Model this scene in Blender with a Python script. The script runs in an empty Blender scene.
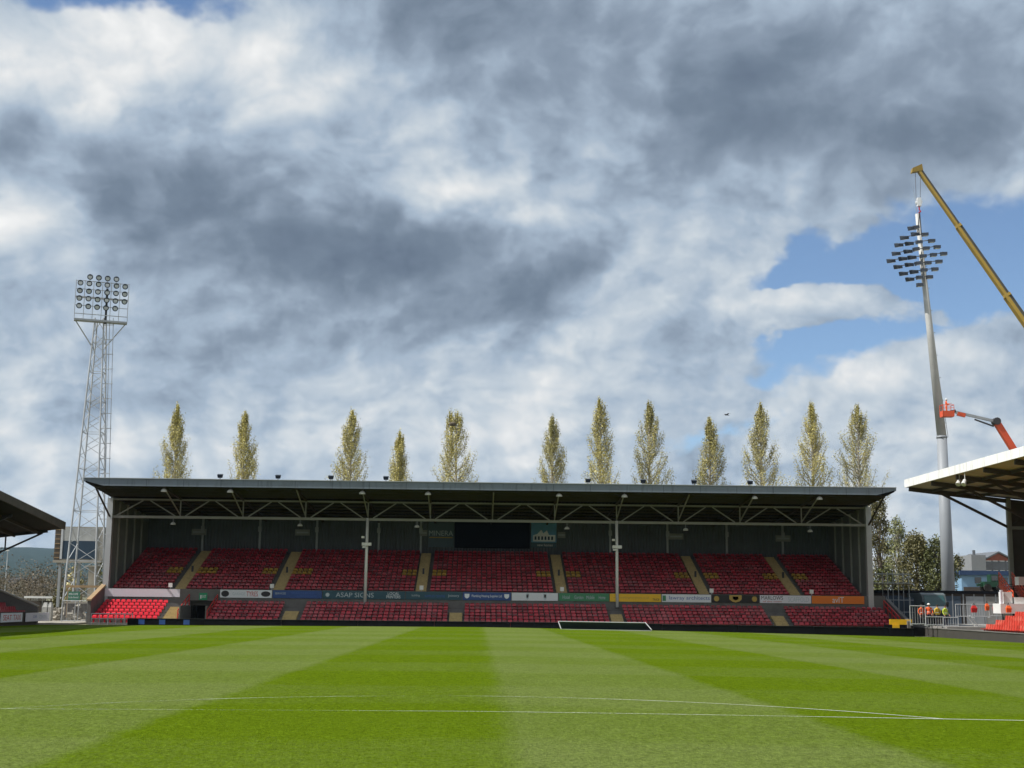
import bpy, bmesh, math, random
from mathutils import Vector, Matrix, Euler

R = math.radians
sc = bpy.context.scene
COL = sc.collection
random.seed(7)

# ------------------------------------------------------------------ camera
FPX, CXP, CYP = 1330.0, 512.0, 384.0
CAMZ = 1.71
YAW, PITCH, ROLL = R(-1.344), R(9.24), R(0.585)
RM = Matrix.Rotation(YAW, 3, 'Z') @ Matrix.Rotation(R(90) + PITCH, 3, 'X') @ Matrix.Rotation(ROLL, 3, 'Z')
cam = bpy.data.cameras.new('camera')
cam.sensor_width = 36.0
cam.lens = 36.0 * FPX / 1024.0
cam.clip_start = 0.1
cam.clip_end = 30000
camo = bpy.data.objects.new('camera', cam)
camo.matrix_world = Matrix.Translation((0, 0, CAMZ)) @ RM.to_4x4()
COL.objects.link(camo)
sc.camera = camo


def ray(px, py):
    return (RM @ Vector((px - CXP, CYP - py, -FPX))).normalized()


def at(px, py, Y):
    d = ray(px, py)
    return Vector((0, 0, CAMZ)) + d * (Y / d.y)


# ------------------------------------------------------------------ materials
def nn(nt, typ, **kw):
    n = nt.nodes.new(typ)
    for k, v in kw.items():
        setattr(n, k, v)
    return n


def math_n(nt, op, a, b=None, c=None, clamp=False):
    n = nt.nodes.new('ShaderNodeMath')
    n.operation = op
    n.use_clamp = clamp
    for i, v in enumerate((a, b, c)):
        if v is None:
            continue
        if isinstance(v, (int, float)):
            n.inputs[i].default_value = v
        else:
            nt.links.new(v, n.inputs[i])
    return n.outputs[0]


def srgb(r, g, b):
    f = lambda c: (c / 255 / 12.92) if c / 255 <= 0.04045 else ((c / 255 + 0.055) / 1.055) ** 2.4
    return (f(r), f(g), f(b))


def surf(name, col, rough=0.7, var=0.2, scale=1.5, metal=0.0, bump=0.0, bscale=8.0, island=0.0, wave=None, spec=0.4, dirt=None, joint=None):
    """A painted / worn surface: base colour varied by noise, optional corrugation (wave = (axis, period)) and dirt colour."""
    m = bpy.data.materials.new(name)
    m.use_nodes = True
    nt = m.node_tree
    b = nt.nodes['Principled BSDF']
    b.inputs['Roughness'].default_value = rough
    b.inputs['Metallic'].default_value = metal
    b.inputs['Specular IOR Level'].default_value = spec
    geo = nn(nt, 'ShaderNodeNewGeometry')
    noi = nn(nt, 'ShaderNodeTexNoise')
    noi.inputs['Scale'].default_value = scale
    noi.inputs['Detail'].default_value = 6
    noi.inputs['Roughness'].default_value = 0.65
    nt.links.new(geo.outputs['Position'], noi.inputs['Vector'])
    f = math_n(nt, 'MULTIPLY_ADD', noi.outputs['Fac'], 2 * var, 1 - var)
    if island:
        g = math_n(nt, 'MULTIPLY_ADD', geo.outputs['Random Per Island'], 2 * island, 1 - island)
        f = math_n(nt, 'MULTIPLY', f, g)
    vm = nn(nt, 'ShaderNodeVectorMath', operation='SCALE')
    vm.inputs[0].default_value = col
    nt.links.new(f, vm.inputs['Scale'])
    out = vm.outputs[0]
    if dirt:
        n2 = nn(nt, 'ShaderNodeTexNoise')
        n2.inputs['Scale'].default_value = scale * 0.6
        n2.inputs['Detail'].default_value = 8
        n2.inputs['Roughness'].default_value = 0.75
        nt.links.new(geo.outputs['Position'], n2.inputs['Vector'])
        rp = nn(nt, 'ShaderNodeMapRange')
        rp.inputs[1].default_value = 0.5
        rp.inputs[2].default_value = 0.72
        rp.inputs[3].default_value = 0
        rp.inputs[4].default_value = dirt[3]
        nt.links.new(n2.outputs['Fac'], rp.inputs[0])
        mx = nn(nt, 'ShaderNodeMixRGB')
        nt.links.new(rp.outputs[0], mx.inputs[0])
        nt.links.new(out, mx.inputs[1])
        mx.inputs[2].default_value = (*dirt[:3], 1)
        out = mx.outputs[0]
    if joint:
        sj = nn(nt, 'ShaderNodeSeparateXYZ')
        nt.links.new(geo.outputs['Position'], sj.inputs[0])
        fr = math_n(nt, 'FRACT', math_n(nt, 'DIVIDE', sj.outputs['XYZ'.index(joint[0])], joint[1]))
        ln = math_n(nt, 'LESS_THAN', fr, 0.045 / joint[1])
        # rust and drip streaks stretched down the sheet
        mp = nn(nt, 'ShaderNodeMapping'); mp.inputs['Scale'].default_value = (5, 5, 0.6)
        nt.links.new(geo.outputs['Position'], mp.inputs['Vector'])
        n4 = nn(nt, 'ShaderNodeTexNoise'); n4.inputs['Scale'].default_value = 0.8; n4.inputs['Detail'].default_value = 5
        nt.links.new(mp.outputs[0], n4.inputs['Vector'])
        st_ = nn(nt, 'ShaderNodeMapRange'); nt.links.new(n4.outputs['Fac'], st_.inputs[0])
        st_.inputs[1].default_value = 0.55; st_.inputs[2].default_value = 0.8; st_.inputs[4].default_value = 0.45
        k2 = math_n(nt, 'SUBTRACT', 1.0, math_n(nt, 'MAXIMUM', math_n(nt, 'MULTIPLY', ln, 0.55), st_.outputs[0]))
        vj = nn(nt, 'ShaderNodeVectorMath', operation='SCALE')
        nt.links.new(out, vj.inputs[0]); nt.links.new(k2, vj.inputs['Scale'])
        out = vj.outputs[0]
    nt.links.new(out, b.inputs['Base Color'])
    hgt = None
    if bump:
        n3 = nn(nt, 'ShaderNodeTexNoise')
        n3.inputs['Scale'].default_value = bscale
        n3.inputs['Detail'].default_value = 5
        nt.links.new(geo.outputs['Position'], n3.inputs['Vector'])
        hgt = math_n(nt, 'MULTIPLY', n3.outputs['Fac'], bump)
    if wave:
        sx = nn(nt, 'ShaderNodeSeparateXYZ')
        nt.links.new(geo.outputs['Position'], sx.inputs[0])
        w = math_n(nt, 'SINE', math_n(nt, 'MULTIPLY', sx.outputs['XYZ'.index(wave[0])], 2 * math.pi / wave[1]))
        w = math_n(nt, 'MULTIPLY', w, 0.03)
        hgt = w if hgt is None else math_n(nt, 'ADD', hgt, w)
    if hgt is not None:
        bm = nn(nt, 'ShaderNodeBump')
        bm.inputs['Strength'].default_value = 0.9
        bm.inputs['Distance'].default_value = 1.0
        nt.links.new(hgt, bm.inputs['Height'])
        nt.links.new(bm.outputs[0], b.inputs['Normal'])
    return m


M = {}
M['concrete'] = surf('concrete', (0.26, 0.25, 0.235), 0.9, 0.3, 1.3, bump=0.01, dirt=(0.10, 0.095, 0.085, 0.6))
M['concrete_dark'] = surf('weathered concrete', (0.15, 0.145, 0.14), 0.9, 0.3, 1.3, bump=0.01, dirt=(0.07, 0.065, 0.06, 0.6))
M['pale_concrete'] = surf('pale concrete', (0.32, 0.295, 0.25), 0.9, 0.3, 0.8, dirt=(0.2, 0.18, 0.15, 0.7))
M['tan'] = surf('tan painted steps', (0.44, 0.34, 0.16), 0.85, 0.4, 5.5, dirt=(0.2, 0.16, 0.10, 0.7))
M['seat_red'] = surf('red seat plastic', (0.31, 0.022, 0.036), 0.4, 0.3, 0.7, island=0.6, spec=0.5, dirt=(0.40, 0.17, 0.18, 0.6))  # pale dirt and per-seat tone also paint in speckled highlights
M['seat_orange'] = surf('orange red seat plastic', (0.44, 0.045, 0.03), 0.6, 0.25, 0.7, island=0.4, spec=0.2, dirt=(0.68, 0.30, 0.22, 0.6))  # more orange than the main stand seats, with paler patches
M['seat_sunlit'] = surf('sunlit red seat plastic', (0.55, 0.012, 0.03), 0.4, 0.2, 0.7, island=0.25)  # brighter copy of the seat red; sunlight on the left block painted in
M['seat_yellow'] = surf('amber seat plastic', (0.36, 0.21, 0.03), 0.5, 0.25, 0.7, island=0.25)
M['white_steel'] = surf('off white painted steel', (0.27, 0.27, 0.255), 0.55, 0.2, 1.0, dirt=(0.22, 0.2, 0.15, 0.6))
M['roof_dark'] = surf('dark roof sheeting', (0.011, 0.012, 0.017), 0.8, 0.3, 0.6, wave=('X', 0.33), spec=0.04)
M['fascia_grey'] = surf('blue grey fascia sheet', (0.135, 0.165, 0.205), 0.5, 0.15, 0.5, dirt=(0.09, 0.10, 0.11, 0.6), joint=('X', 3.1))
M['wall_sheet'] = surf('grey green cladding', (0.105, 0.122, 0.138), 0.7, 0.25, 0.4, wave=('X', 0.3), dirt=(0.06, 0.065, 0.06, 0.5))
M['wall_sheet_side'] = surf('grey side cladding', (0.22, 0.235, 0.23), 0.7, 0.25, 0.4, wave=('Y', 0.3), dirt=(0.12, 0.12, 0.11, 0.5))
M['galv'] = surf('galvanised steel', (0.50, 0.52, 0.54), 0.45, 0.2, 1.2, metal=0.35)
M['galv_dark'] = surf('dull galvanised steel', (0.33, 0.35, 0.37), 0.5, 0.25, 1.2, metal=0.35)
M['lattice'] = surf('pale galvanised lattice', (0.44, 0.46, 0.48), 0.5, 0.25, 0.8, metal=0.2, dirt=(0.25, 0.22, 0.2, 0.5))
M['black'] = surf('black board', (0.010, 0.011, 0.014), 0.6, 0.3, 1.0, spec=0.06)
M['screen'] = surf('dark screen', (0.006, 0.009, 0.018), 0.5, 0.2, 1.0, spec=0.06)
M['screen_blue'] = surf('dark blue display', (0.022, 0.045, 0.075), 0.4, 0.2, 1.0)
M['white'] = surf('white paint', (0.72, 0.72, 0.72), 0.5, 0.12, 1.0, dirt=(0.5, 0.48, 0.44, 0.4))
M['offwhite'] = surf('lavender white board', (0.68, 0.67, 0.74), 0.5, 0.1, 0.8)
M['board_white'] = surf('white board', (0.68, 0.71, 0.75), 0.5, 0.1, 0.8)
M['navy'] = surf('navy board', (0.025, 0.07, 0.24), 0.45, 0.15, 1.0)
M['blue'] = surf('blue board', (0.035, 0.09, 0.30), 0.45, 0.15, 1.0)
M['teal_dark'] = surf('dark teal board', (0.02, 0.075, 0.11), 0.45, 0.15, 1.0)
M['green_board'] = surf('green board', (0.05, 0.22, 0.11), 0.45, 0.15, 1.0)
M['yellow_board'] = surf('yellow board', (0.78, 0.47, 0.02), 0.45, 0.1, 1.0)
M['orange_board'] = surf('orange board', (0.75, 0.20, 0.03), 0.45, 0.1, 1.0)
M['black_board'] = surf('charcoal board', (0.02, 0.02, 0.022), 0.5, 0.2, 1.0)
M['gold'] = surf('gold lettering', (0.45, 0.30, 0.07), 0.5, 0.1, 1.0)
M['red'] = surf('red paint', (0.52, 0.03, 0.03), 0.5, 0.15, 1.0)
M['dark_text'] = surf('dark lettering', (0.03, 0.03, 0.035), 0.6, 0.1, 1.0)
M['pale_text'] = surf('pale lettering', (0.78, 0.82, 0.85), 0.6, 0.1, 1.0)
M['grey_text'] = surf('grey lettering', (0.45, 0.52, 0.56), 0.6, 0.1, 1.0)
M['blue_text'] = surf('blue lettering', (0.05, 0.12, 0.40), 0.6, 0.1, 1.0)
M['sky_blue'] = surf('light blue print', (0.14, 0.36, 0.62), 0.6, 0.3, 2.0)
M['green_sign'] = surf('green sign', (0.02, 0.28, 0.13), 0.5, 0.1, 1.0)
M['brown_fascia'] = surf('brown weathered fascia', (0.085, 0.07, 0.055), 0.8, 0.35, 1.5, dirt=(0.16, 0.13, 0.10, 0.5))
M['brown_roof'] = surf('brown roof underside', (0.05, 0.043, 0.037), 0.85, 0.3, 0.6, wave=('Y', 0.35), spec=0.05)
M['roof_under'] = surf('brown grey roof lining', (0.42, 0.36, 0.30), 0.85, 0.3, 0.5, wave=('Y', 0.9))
M['brown_beam'] = surf('brown painted steel', (0.07, 0.06, 0.052), 0.7, 0.25, 1.0, spec=0.1)
M['dark_wall'] = surf('dark brown wall', (0.075, 0.062, 0.055), 0.85, 0.3, 0.7, dirt=(0.12, 0.1, 0.08, 0.4))
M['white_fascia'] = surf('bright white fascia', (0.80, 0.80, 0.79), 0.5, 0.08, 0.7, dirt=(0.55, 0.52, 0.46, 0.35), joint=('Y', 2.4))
M['lamp_dark'] = surf('dark lamp housing', (0.035, 0.045, 0.062), 0.45, 0.2, 3.0, metal=0.2)
M['lamp_glass'] = surf('lamp glass', (0.48, 0.52, 0.55), 0.15, 0.2, 3.0, spec=0.8)
M['lamp_white'] = surf('white lamp dome', (0.55, 0.55, 0.54), 0.5, 0.1, 3.0)
M['mast'] = surf('grey mast steel', (0.46, 0.47, 0.465), 0.5, 0.15, 0.4, metal=0.0, dirt=(0.24, 0.23, 0.2, 0.5))
M['mast_pale'] = surf('pale galvanised mast', (0.25, 0.27, 0.295), 0.5, 0.15, 0.4, metal=0.0)
M['crane_yellow'] = surf('crane yellow paint', (0.26, 0.175, 0.028), 0.45, 0.15, 0.5, dirt=(0.25, 0.17, 0.04, 0.6))
M['crane_dark'] = surf('crane shadow grey', (0.06, 0.055, 0.04), 0.6, 0.2, 0.5)
M['lift_red'] = surf('red orange machine paint', (0.62, 0.085, 0.03), 0.45, 0.15, 0.8, dirt=(0.3, 0.06, 0.03, 0.5))
M['dark_steel'] = surf('dark steel', (0.05, 0.05, 0.055), 0.55, 0.2, 1.0, metal=0.3)
M['rope'] = surf('wire rope', (0.10, 0.10, 0.11), 0.6, 0.1, 1.0)
M['rubber'] = surf('tyre rubber', (0.02, 0.02, 0.02), 0.9, 0.2, 3.0)
M['bark'] = surf('pale poplar bark', (0.38, 0.35, 0.29), 0.9, 0.35, 1.5, bump=0.02)
M['bark_dark'] = surf('dark bark', (0.11, 0.09, 0.07), 0.9, 0.35, 1.5, bump=0.02)
M['poplar_leaf'] = surf('young poplar leaf', (0.46, 0.41, 0.135), 0.6, 0.3, 0.5, island=0.45)
M['poplar_leaf_b'] = surf('grey green poplar leaf', (0.38, 0.345, 0.125), 0.6, 0.3, 0.5, island=0.45)
M['leaf_green'] = surf('dense green leaf', (0.085, 0.095, 0.028), 0.6, 0.35, 0.35, island=0.3)
M['leaf_olive'] = surf('olive leaf', (0.12, 0.11, 0.04), 0.6, 0.35, 0.35, island=0.3)
M['leaf_pale'] = surf('pale fresh leaf', (0.20, 0.21, 0.085), 0.6, 0.3, 0.5, island=0.4)
M['blossom'] = surf('pale blossom', (0.50, 0.45, 0.24), 0.6, 0.3, 0.8, island=0.4)
M['wood_brown'] = surf('bare woodland twigs', (0.15, 0.125, 0.095), 0.9, 0.4, 0.05, island=0.5, dirt=(0.10, 0.115, 0.055, 0.7), spec=0.1)
M['brick'] = surf('red brick wall', (0.25, 0.085, 0.06), 0.9, 0.3, 2.0, dirt=(0.15, 0.07, 0.05, 0.5))
M['brick_pale'] = surf('pale stone brick', (0.36, 0.33, 0.27), 0.9, 0.3, 1.5, dirt=(0.2, 0.17, 0.13, 0.6))
M['slate'] = surf('slate roof', (0.12, 0.13, 0.145), 0.7, 0.25, 1.5)
M['render_grey'] = surf('grey render', (0.20, 0.21, 0.225), 0.85, 0.15, 1.0)
M['glass'] = surf('dark window glass', (0.03, 0.04, 0.05), 0.12, 0.2, 1.0, spec=0.8)
M['light_blue'] = surf('light blue cladding', (0.20, 0.34, 0.50), 0.6, 0.15, 0.6)
M['dark_blue'] = surf('dark blue cladding', (0.025, 0.055, 0.13), 0.6, 0.2, 0.6)
M['slate_blue'] = surf('slate blue hoarding', (0.06, 0.085, 0.12), 0.7, 0.25, 0.8)
M['machine_green'] = surf('green machine paint', (0.012, 0.055, 0.032), 0.5, 0.2, 1.0)
M['earth'] = surf('bare earth', (0.20, 0.165, 0.12), 0.95, 0.35, 0.4, bump=0.03)
M['wood_tan'] = surf('weathered timber', (0.33, 0.23, 0.13), 0.85, 0.3, 2.0)
M['hi_orange'] = surf('hi vis orange cloth', (0.75, 0.12, 0.03), 0.8, 0.1, 5.0)
M['hi_yellow'] = surf('hi vis yellow cloth', (0.55, 0.68, 0.06), 0.8, 0.1, 5.0)
M['amber_cloth'] = surf('amber yellow cloth', (0.66, 0.46, 0.06), 0.8, 0.1, 5.0)
M['navy_cloth'] = surf('navy work trousers', (0.03, 0.035, 0.06), 0.9, 0.2, 5.0)
M['skin'] = surf('skin', (0.42, 0.23, 0.16), 0.6, 0.1, 8.0)
M['hair'] = surf('dark hair', (0.02, 0.015, 0.012), 0.7, 0.2, 20.0)
M['helmet'] = surf('white helmet plastic', (0.7, 0.7, 0.68), 0.35, 0.05, 5.0)
M['bird'] = surf('grey bird plumage', (0.08, 0.08, 0.09), 0.8, 0.2, 10.0)
M['hill'] = surf('distant wooded hill', (0.022, 0.034, 0.026), 0.95, 0.45, 0.006, spec=0.0)
M['net'] = surf('dark goal netting', (0.03, 0.045, 0.07), 0.8, 0.2, 3.0)

# ------------------------------------------------------------------ object helpers
def empty(name, loc, label=None, cat=None, group=None, rz=0.0):
    o = bpy.data.objects.new(name, None)
    o.empty_display_size = 0.3
    o.location = loc
    o.rotation_euler = (0, 0, rz)
    COL.objects.link(o)
    tag(o, label, cat, group)
    return o


def tag(o, label=None, cat=None, group=None, kind=None):
    if label: o['label'] = label
    if cat: o['category'] = cat
    if group: o['group'] = group
    if kind: o['kind'] = kind
    return o


def copy_tree(o, parent=None):
    c = o.copy()
    COL.objects.link(c)
    c.parent = parent
    for ch in list(o.children):
        copy_tree(ch, c)
    return c


class MB:
    def __init__(s):
        s.v = []; s.f = []; s.mi = []

    def face(s, idx, mi=0):
        s.f.append(idx); s.mi.append(mi)

    def poly(s, pts, mi=0):
        n = len(s.v)
        s.v += [tuple(p) for p in pts]
        s.face(tuple(range(n, n + len(pts))), mi)
        return s

    def hexa(s, p, mi=0):
        """8 points: bottom 0-3 counter-clockwise, top 4-7."""
        n = len(s.v)
        s.v += [tuple(q) for q in p]
        for a in ((3, 2, 1, 0), (4, 5, 6, 7), (0, 1, 5, 4), (1, 2, 6, 5), (2, 3, 7, 6), (3, 0, 4, 7)):
            s.face(tuple(n + i for i in a), mi)
        return s

    def box(s, x0, x1, y0, y1, z0, z1, mi=0):
        return s.hexa([(x0, y0, z0), (x1, y0, z0), (x1, y1, z0), (x0, y1, z0),
                       (x0, y0, z1), (x1, y0, z1), (x1, y1, z1), (x0, y1, z1)], mi)

    def bar(s, a, b, w, h=None, mi=0):
        a = Vector(a); b = Vector(b); h = h or w
        d = (b - a).normalized()
        up = Vector((0, 0, 1)) if abs(d.z) < 0.95 else Vector((0, 1, 0))
        r = d.cross(up).normalized(); u = r.cross(d)
        r = r * w / 2; u = u * h / 2
        return s.hexa([a - r - u, a + r - u, b + r - u, b - r - u, a - r + u, a + r + u, b + r + u, b - r + u], mi)

    def tube(s, a, b, r, r2=None, n=8, caps=True, mi=0):
        a = Vector(a); b = Vector(b); r2 = r if r2 is None else r2
        d = (b - a).normalized()
        up = Vector((0, 0, 1)) if abs(d.z) < 0.95 else Vector((1, 0, 0))
        x = d.cross(up).normalized(); y = x.cross(d)
        k = len(s.v)
        for i in range(n):
            t = 2 * math.pi * i / n
            e = x * math.cos(t) + y * math.sin(t)
            s.v.append(tuple(a + e * r)); s.v.append(tuple(b + e * r2))
        for i in range(n):
            j = (i + 1) % n
            s.face((k + 2 * i, k + 2 * j, k + 2 * j + 1, k + 2 * i + 1), mi)
        if caps:
            s.face(tuple(k + 2 * i for i in reversed(range(n))), mi)
            s.face(tuple(k + 2 * i + 1 for i in range(n)), mi)
        return s

    def dome(s, c, r, zs=1.0, n=10, m=4, mi=0, full=False):
        c = Vector(c); k = len(s.v)
        lo = -math.pi / 2 if full else 0.0
        for j in range(m + 1):
            e = lo + (math.pi / 2 - lo) * j / m
            for i in range(n):
                t = 2 * math.pi * i / n
                s.v.append((c.x + r * math.cos(e) * math.cos(t), c.y + r * math.cos(e) * math.sin(t), c.z + r * zs * math.sin(e)))
        for j in range(m):
            for i in range(n):
                i2 = (i + 1) % n
                s.face((k + j * n + i, k + j * n + i2, k + (j + 1) * n + i2, k + (j + 1) * n + i), mi)
        if not full:
            s.face(tuple(k + i for i in reversed(range(n))), mi)
        return s

    def extrude_profile(s, prof, axis, a, b, mi=0):
        """prof: list of (u, z); axis 'X' -> u is Y and it runs X a..b; axis 'Y' -> u is X and it runs Y a..b."""
        k = len(s.v); n = len(prof)
        for t in (a, b):
            for u, z in prof:
                s.v.append((t, u, z) if axis == 'X' else (u, t, z))
        s.face(tuple(k + i for i in range(n)), mi)
        s.face(tuple(k + n + i for i in reversed(range(n))), mi)
        for i in range(n):
            j = (i + 1) % n
            s.face((k + j, k + i, k + n + i, k + n + j), mi)
        return s

    def build(s, name, mats, parent=None, smooth=False, world=True, fix=True, bevel=0):
        me = bpy.data.meshes.new(name)
        off = Vector((0, 0, 0))
        if parent is not None and world:
            p = parent
            while p is not None:
                off += p.location; p = p.parent
        vs = [(x - off.x, y - off.y, z - off.z) for x, y, z in s.v]
        me.from_pydata(vs, [], s.f)
        for m in (mats if isinstance(mats, (list, tuple)) else [mats]):
            me.materials.append(m)
        if any(s.mi):
            me.polygons.foreach_set('material_index', s.mi)
        if fix:
            bm = bmesh.new(); bm.from_mesh(me)
            bmesh.ops.recalc_face_normals(bm, faces=bm.faces)
            if bevel:
                bmesh.ops.bevel(bm, geom=[e for e in bm.edges], offset=bevel, segments=1, affect='EDGES')
            bm.to_mesh(me); bm.free()
        if smooth:
            me.polygons.foreach_set('use_smooth', [True] * len(me.polygons))
        o = bpy.data.objects.new(name, me)
        COL.objects.link(o)
        o.parent = parent
        return o


_dg = None
def text_bmesh(txt, h, w=None):
    """Lettering in the XZ plane facing -Y, centred: returns vertex / face lists."""
    cu = bpy.data.curves.new('lettering', 'FONT')
    cu.body = txt; cu.size = 1.0; cu.align_x = 'CENTER'; cu.align_y = 'CENTER'; cu.extrude = 0.0
    cu.resolution_u = 3
    o = bpy.data.objects.new('lettering', cu)
    COL.objects.link(o)
    dg = bpy.context.evaluated_depsgraph_get()
    dg.update()
    me = bpy.data.meshes.new_from_object(o.evaluated_get(dg))
    vs = [v.co.copy() for v in me.vertices]
    fs = [tuple(p.vertices) for p in me.polygons]
    bpy.data.objects.remove(o); bpy.data.curves.remove(cu); bpy.data.meshes.remove(me)
    if not vs: return [], []
    x0 = min(v.x for v in vs); x1 = max(v.x for v in vs); y0 = min(v.y for v in vs); y1 = max(v.y for v in vs)
    sy = h / (y1 - y0); sx = sy if w is None else w / (x1 - x0)
    return [((v.x - (x0 + x1) / 2) * sx, 0.0, (v.y - (y0 + y1) / 2) * sy) for v in vs], fs


def add_text(parent, txt, x, y, z, h, w, m, name='lettering'):
    vs, fs = text_bmesh(txt, h, w)
    b = MB(); b.v = [(a + x, y, c + z) for a, _, c in vs]; b.f = fs; b.mi = [0] * len(fs)
    return b.build(name, m, parent, world=False, fix=False)


ORD = ['leftmost', 'second from the left', 'third from the left', 'fourth from the left', 'fifth from the left', 'sixth from the left',
       'seventh from the left', 'eighth from the left', 'ninth from the left', 'tenth from the left', 'eleventh from the left',
       'twelfth from the left', 'thirteenth from the left', 'fourteenth from the left']

# ------------------------------------------------------------------ ground
def sst(t):
    t = min(max(t, 0.0), 1.0)
    return t * t * (3 - 2 * t)


def gz(X, Y):
    lo = -0.5 * min(max((Y - 20) / 92, 0), 1)
    a = min(abs(X) / 36.0, 1.0) ** 1.3
    return lo - (0.15 if X < 0 else 0.45) * a


def sheet(name, xs, ys, dz, m, zf=gz):
    b = MB()
    for y in ys:
        for x in xs:
            b.v.append((x, y, zf(x, y) + dz))
    n = len(xs)
    for j in range(len(ys) - 1):
        for i in range(n - 1):
            b.face((j * n + i, j * n + i + 1, (j + 1) * n + i + 1, (j + 1) * n + i))
    o = b.build(name, m, fix=False, smooth=True)
    tag(o, kind='structure')
    return o


def grass_material():
    m = bpy.data.materials.new('mown striped turf')
    m.use_nodes = True
    nt = m.node_tree; L = nt.links.new
    b = nt.nodes['Principled BSDF']
    b.inputs['Roughness'].default_value = 0.75
    b.inputs['Specular IOR Level'].default_value = 0.0
    geo = nn(nt, 'ShaderNodeNewGeometry')
    sx = nn(nt, 'ShaderNodeSeparateXYZ'); L(geo.outputs['Position'], sx.inputs[0])
    def noise(scale, detail=4, rough=0.6, sc=(1, 1, 1)):
        mp = nn(nt, 'ShaderNodeMapping'); mp.inputs['Scale'].default_value = sc
        L(geo.outputs['Position'], mp.inputs['Vector'])
        n = nn(nt, 'ShaderNodeTexNoise'); n.inputs['Scale'].default_value = scale
        n.inputs['Detail'].default_value = detail; n.inputs['Roughness'].default_value = rough
        L(mp.outputs[0], n.inputs['Vector'])
        return n.outputs['Fac']
    # stripes along the pitch: warped X into a two-level ramp
    warp = math_n(nt, 'MULTIPLY_ADD', noise(0.9, 5, 0.7), 0.5, -0.25)
    xw = math_n(nt, 'ADD', sx.outputs[0], warp)
    t = math_n(nt, 'MULTIPLY_ADD', xw, 1 / 80.0, 0.5)
    rp = nn(nt, 'ShaderNodeValToRGB'); rp.color_ramp.interpolation = 'LINEAR'
    edges = [(-33.0, 0), (-27.3, 1), (-21.8, 0), (-16.2, 1), (-10.5, 0), (-4.62, 1), (0.35, 0), (5.15, 1), (11.2, 0), (16.9, 1), (22.4, 0), (27.9, 1)]
    # value after the edge: 1 = bright (away-mown) stripe
    cr = rp.color_ramp
    while len(cr.elements) > 1: cr.elements.remove(cr.elements[-1])
    cr.elements[0].position = 0.0; cr.elements[0].color = (0, 0, 0, 1)
    prev = 0.0
    for k, (e, _) in enumerate(edges):
        # light stripe either side: left of -33 dark; alternates
        nxt = 1.0 if k % 2 == 0 else 0.0
        p = (e + 40) / 80.0
        a = cr.elements.new(p - 0.0008); a.color = (prev, prev, prev, 1)
        a = cr.elements.new(p + 0.0008); a.color = (nxt, nxt, nxt, 1)
        prev = nxt
    L(t, rp.inputs[0])
    stripe = rp.outputs[0]
    # faint cross-mown bands
    yw = math_n(nt, 'ADD', sx.outputs[1], math_n(nt, 'MULTIPLY_ADD', noise(0.25, 4), 1.8, -23.55))
    cross = math_n(nt, 'SINE', math_n(nt, 'MULTIPLY', yw, 2 * math.pi / 11.4))
    cr2 = nn(nt, 'ShaderNodeMapRange', interpolation_type='SMOOTHSTEP'); L(cross, cr2.inputs[0])
    cr2.inputs[1].default_value = -0.35; cr2.inputs[2].default_value = 0.35
    cross = cr2.outputs[0]
    patch = noise(0.16, 5, 0.65, (1, 0.6, 1))
    s1 = math_n(nt, 'MULTIPLY_ADD', stripe, 0.58, -0.33)
    s2 = math_n(nt, 'MULTIPLY_ADD', cross, 0.22, s1)
    s3 = math_n(nt, 'MULTIPLY_ADD', patch, 0.75, s2, clamp=False)
    s3 = math_n(nt, 'ADD', s3, math_n(nt, 'MULTIPLY_ADD', noise(11, 4, 0.7, (1, 0.7, 1)), 1.0, -0.60), clamp=True)
    mx = nn(nt, 'ShaderNodeMixRGB'); L(s3, mx.inputs[0])
    mx.inputs[1].default_value = (*G_DARK, 1); mx.inputs[2].default_value = (*G_LIGHT, 1)
    # tufts
    fine = noise(20, 4, 0.75, (1, 0.45, 1))
    mid = noise(5, 5, 0.75, (1, 0.6, 1))
    v = math_n(nt, 'MULTIPLY_ADD', fine, 1.9, 0.02)
    v2 = math_n(nt, 'MULTIPLY_ADD', mid, 0.8, 0.58)
    v = math_n(nt, 'MULTIPLY', v, v2)
    vm = nn(nt, 'ShaderNodeVectorMath', operation='SCALE'); L(mx.outputs[0], vm.inputs[0]); L(v, vm.inputs['Scale'])
    # dry straw flecks
    dry = nn(nt, 'ShaderNodeMapRange'); L(noise(3.2, 8, 0.8), dry.inputs[0])
    dry.inputs[1].default_value = 0.58; dry.inputs[2].default_value = 0.75; dry.inputs[4].default_value = 0.2
    m2 = nn(nt, 'ShaderNodeMixRGB'); L(dry.outputs[0], m2.inputs[0]); L(vm.outputs[0], m2.inputs[1]); m2.inputs[2].default_value = (0.24, 0.24, 0.085, 1)
    L(m2.outputs[0], b.inputs['Base Color'])
    bp = nn(nt, 'ShaderNodeBump'); bp.inputs['Strength'].default_value = 0.8; bp.inputs['Distance'].default_value = 0.05
    hh = math_n(nt, 'ADD', noise(34, 3, 0.7), math_n(nt, 'MULTIPLY', mid, 0.8))
    L(hh, bp.inputs['Height']); L(bp.outputs[0], b.inputs['Normal'])
    return m


G_DARK = (0.090, 0.142, 0.006)
G_LIGHT = (0.142, 0.180, 0.053)
M['turf'] = grass_material()
M['ground'] = surf('worn rough ground', (0.16, 0.155, 0.09), 0.95, 0.35, 0.2, bump=0.03, dirt=(0.11, 0.13, 0.05, 0.7))


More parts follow.
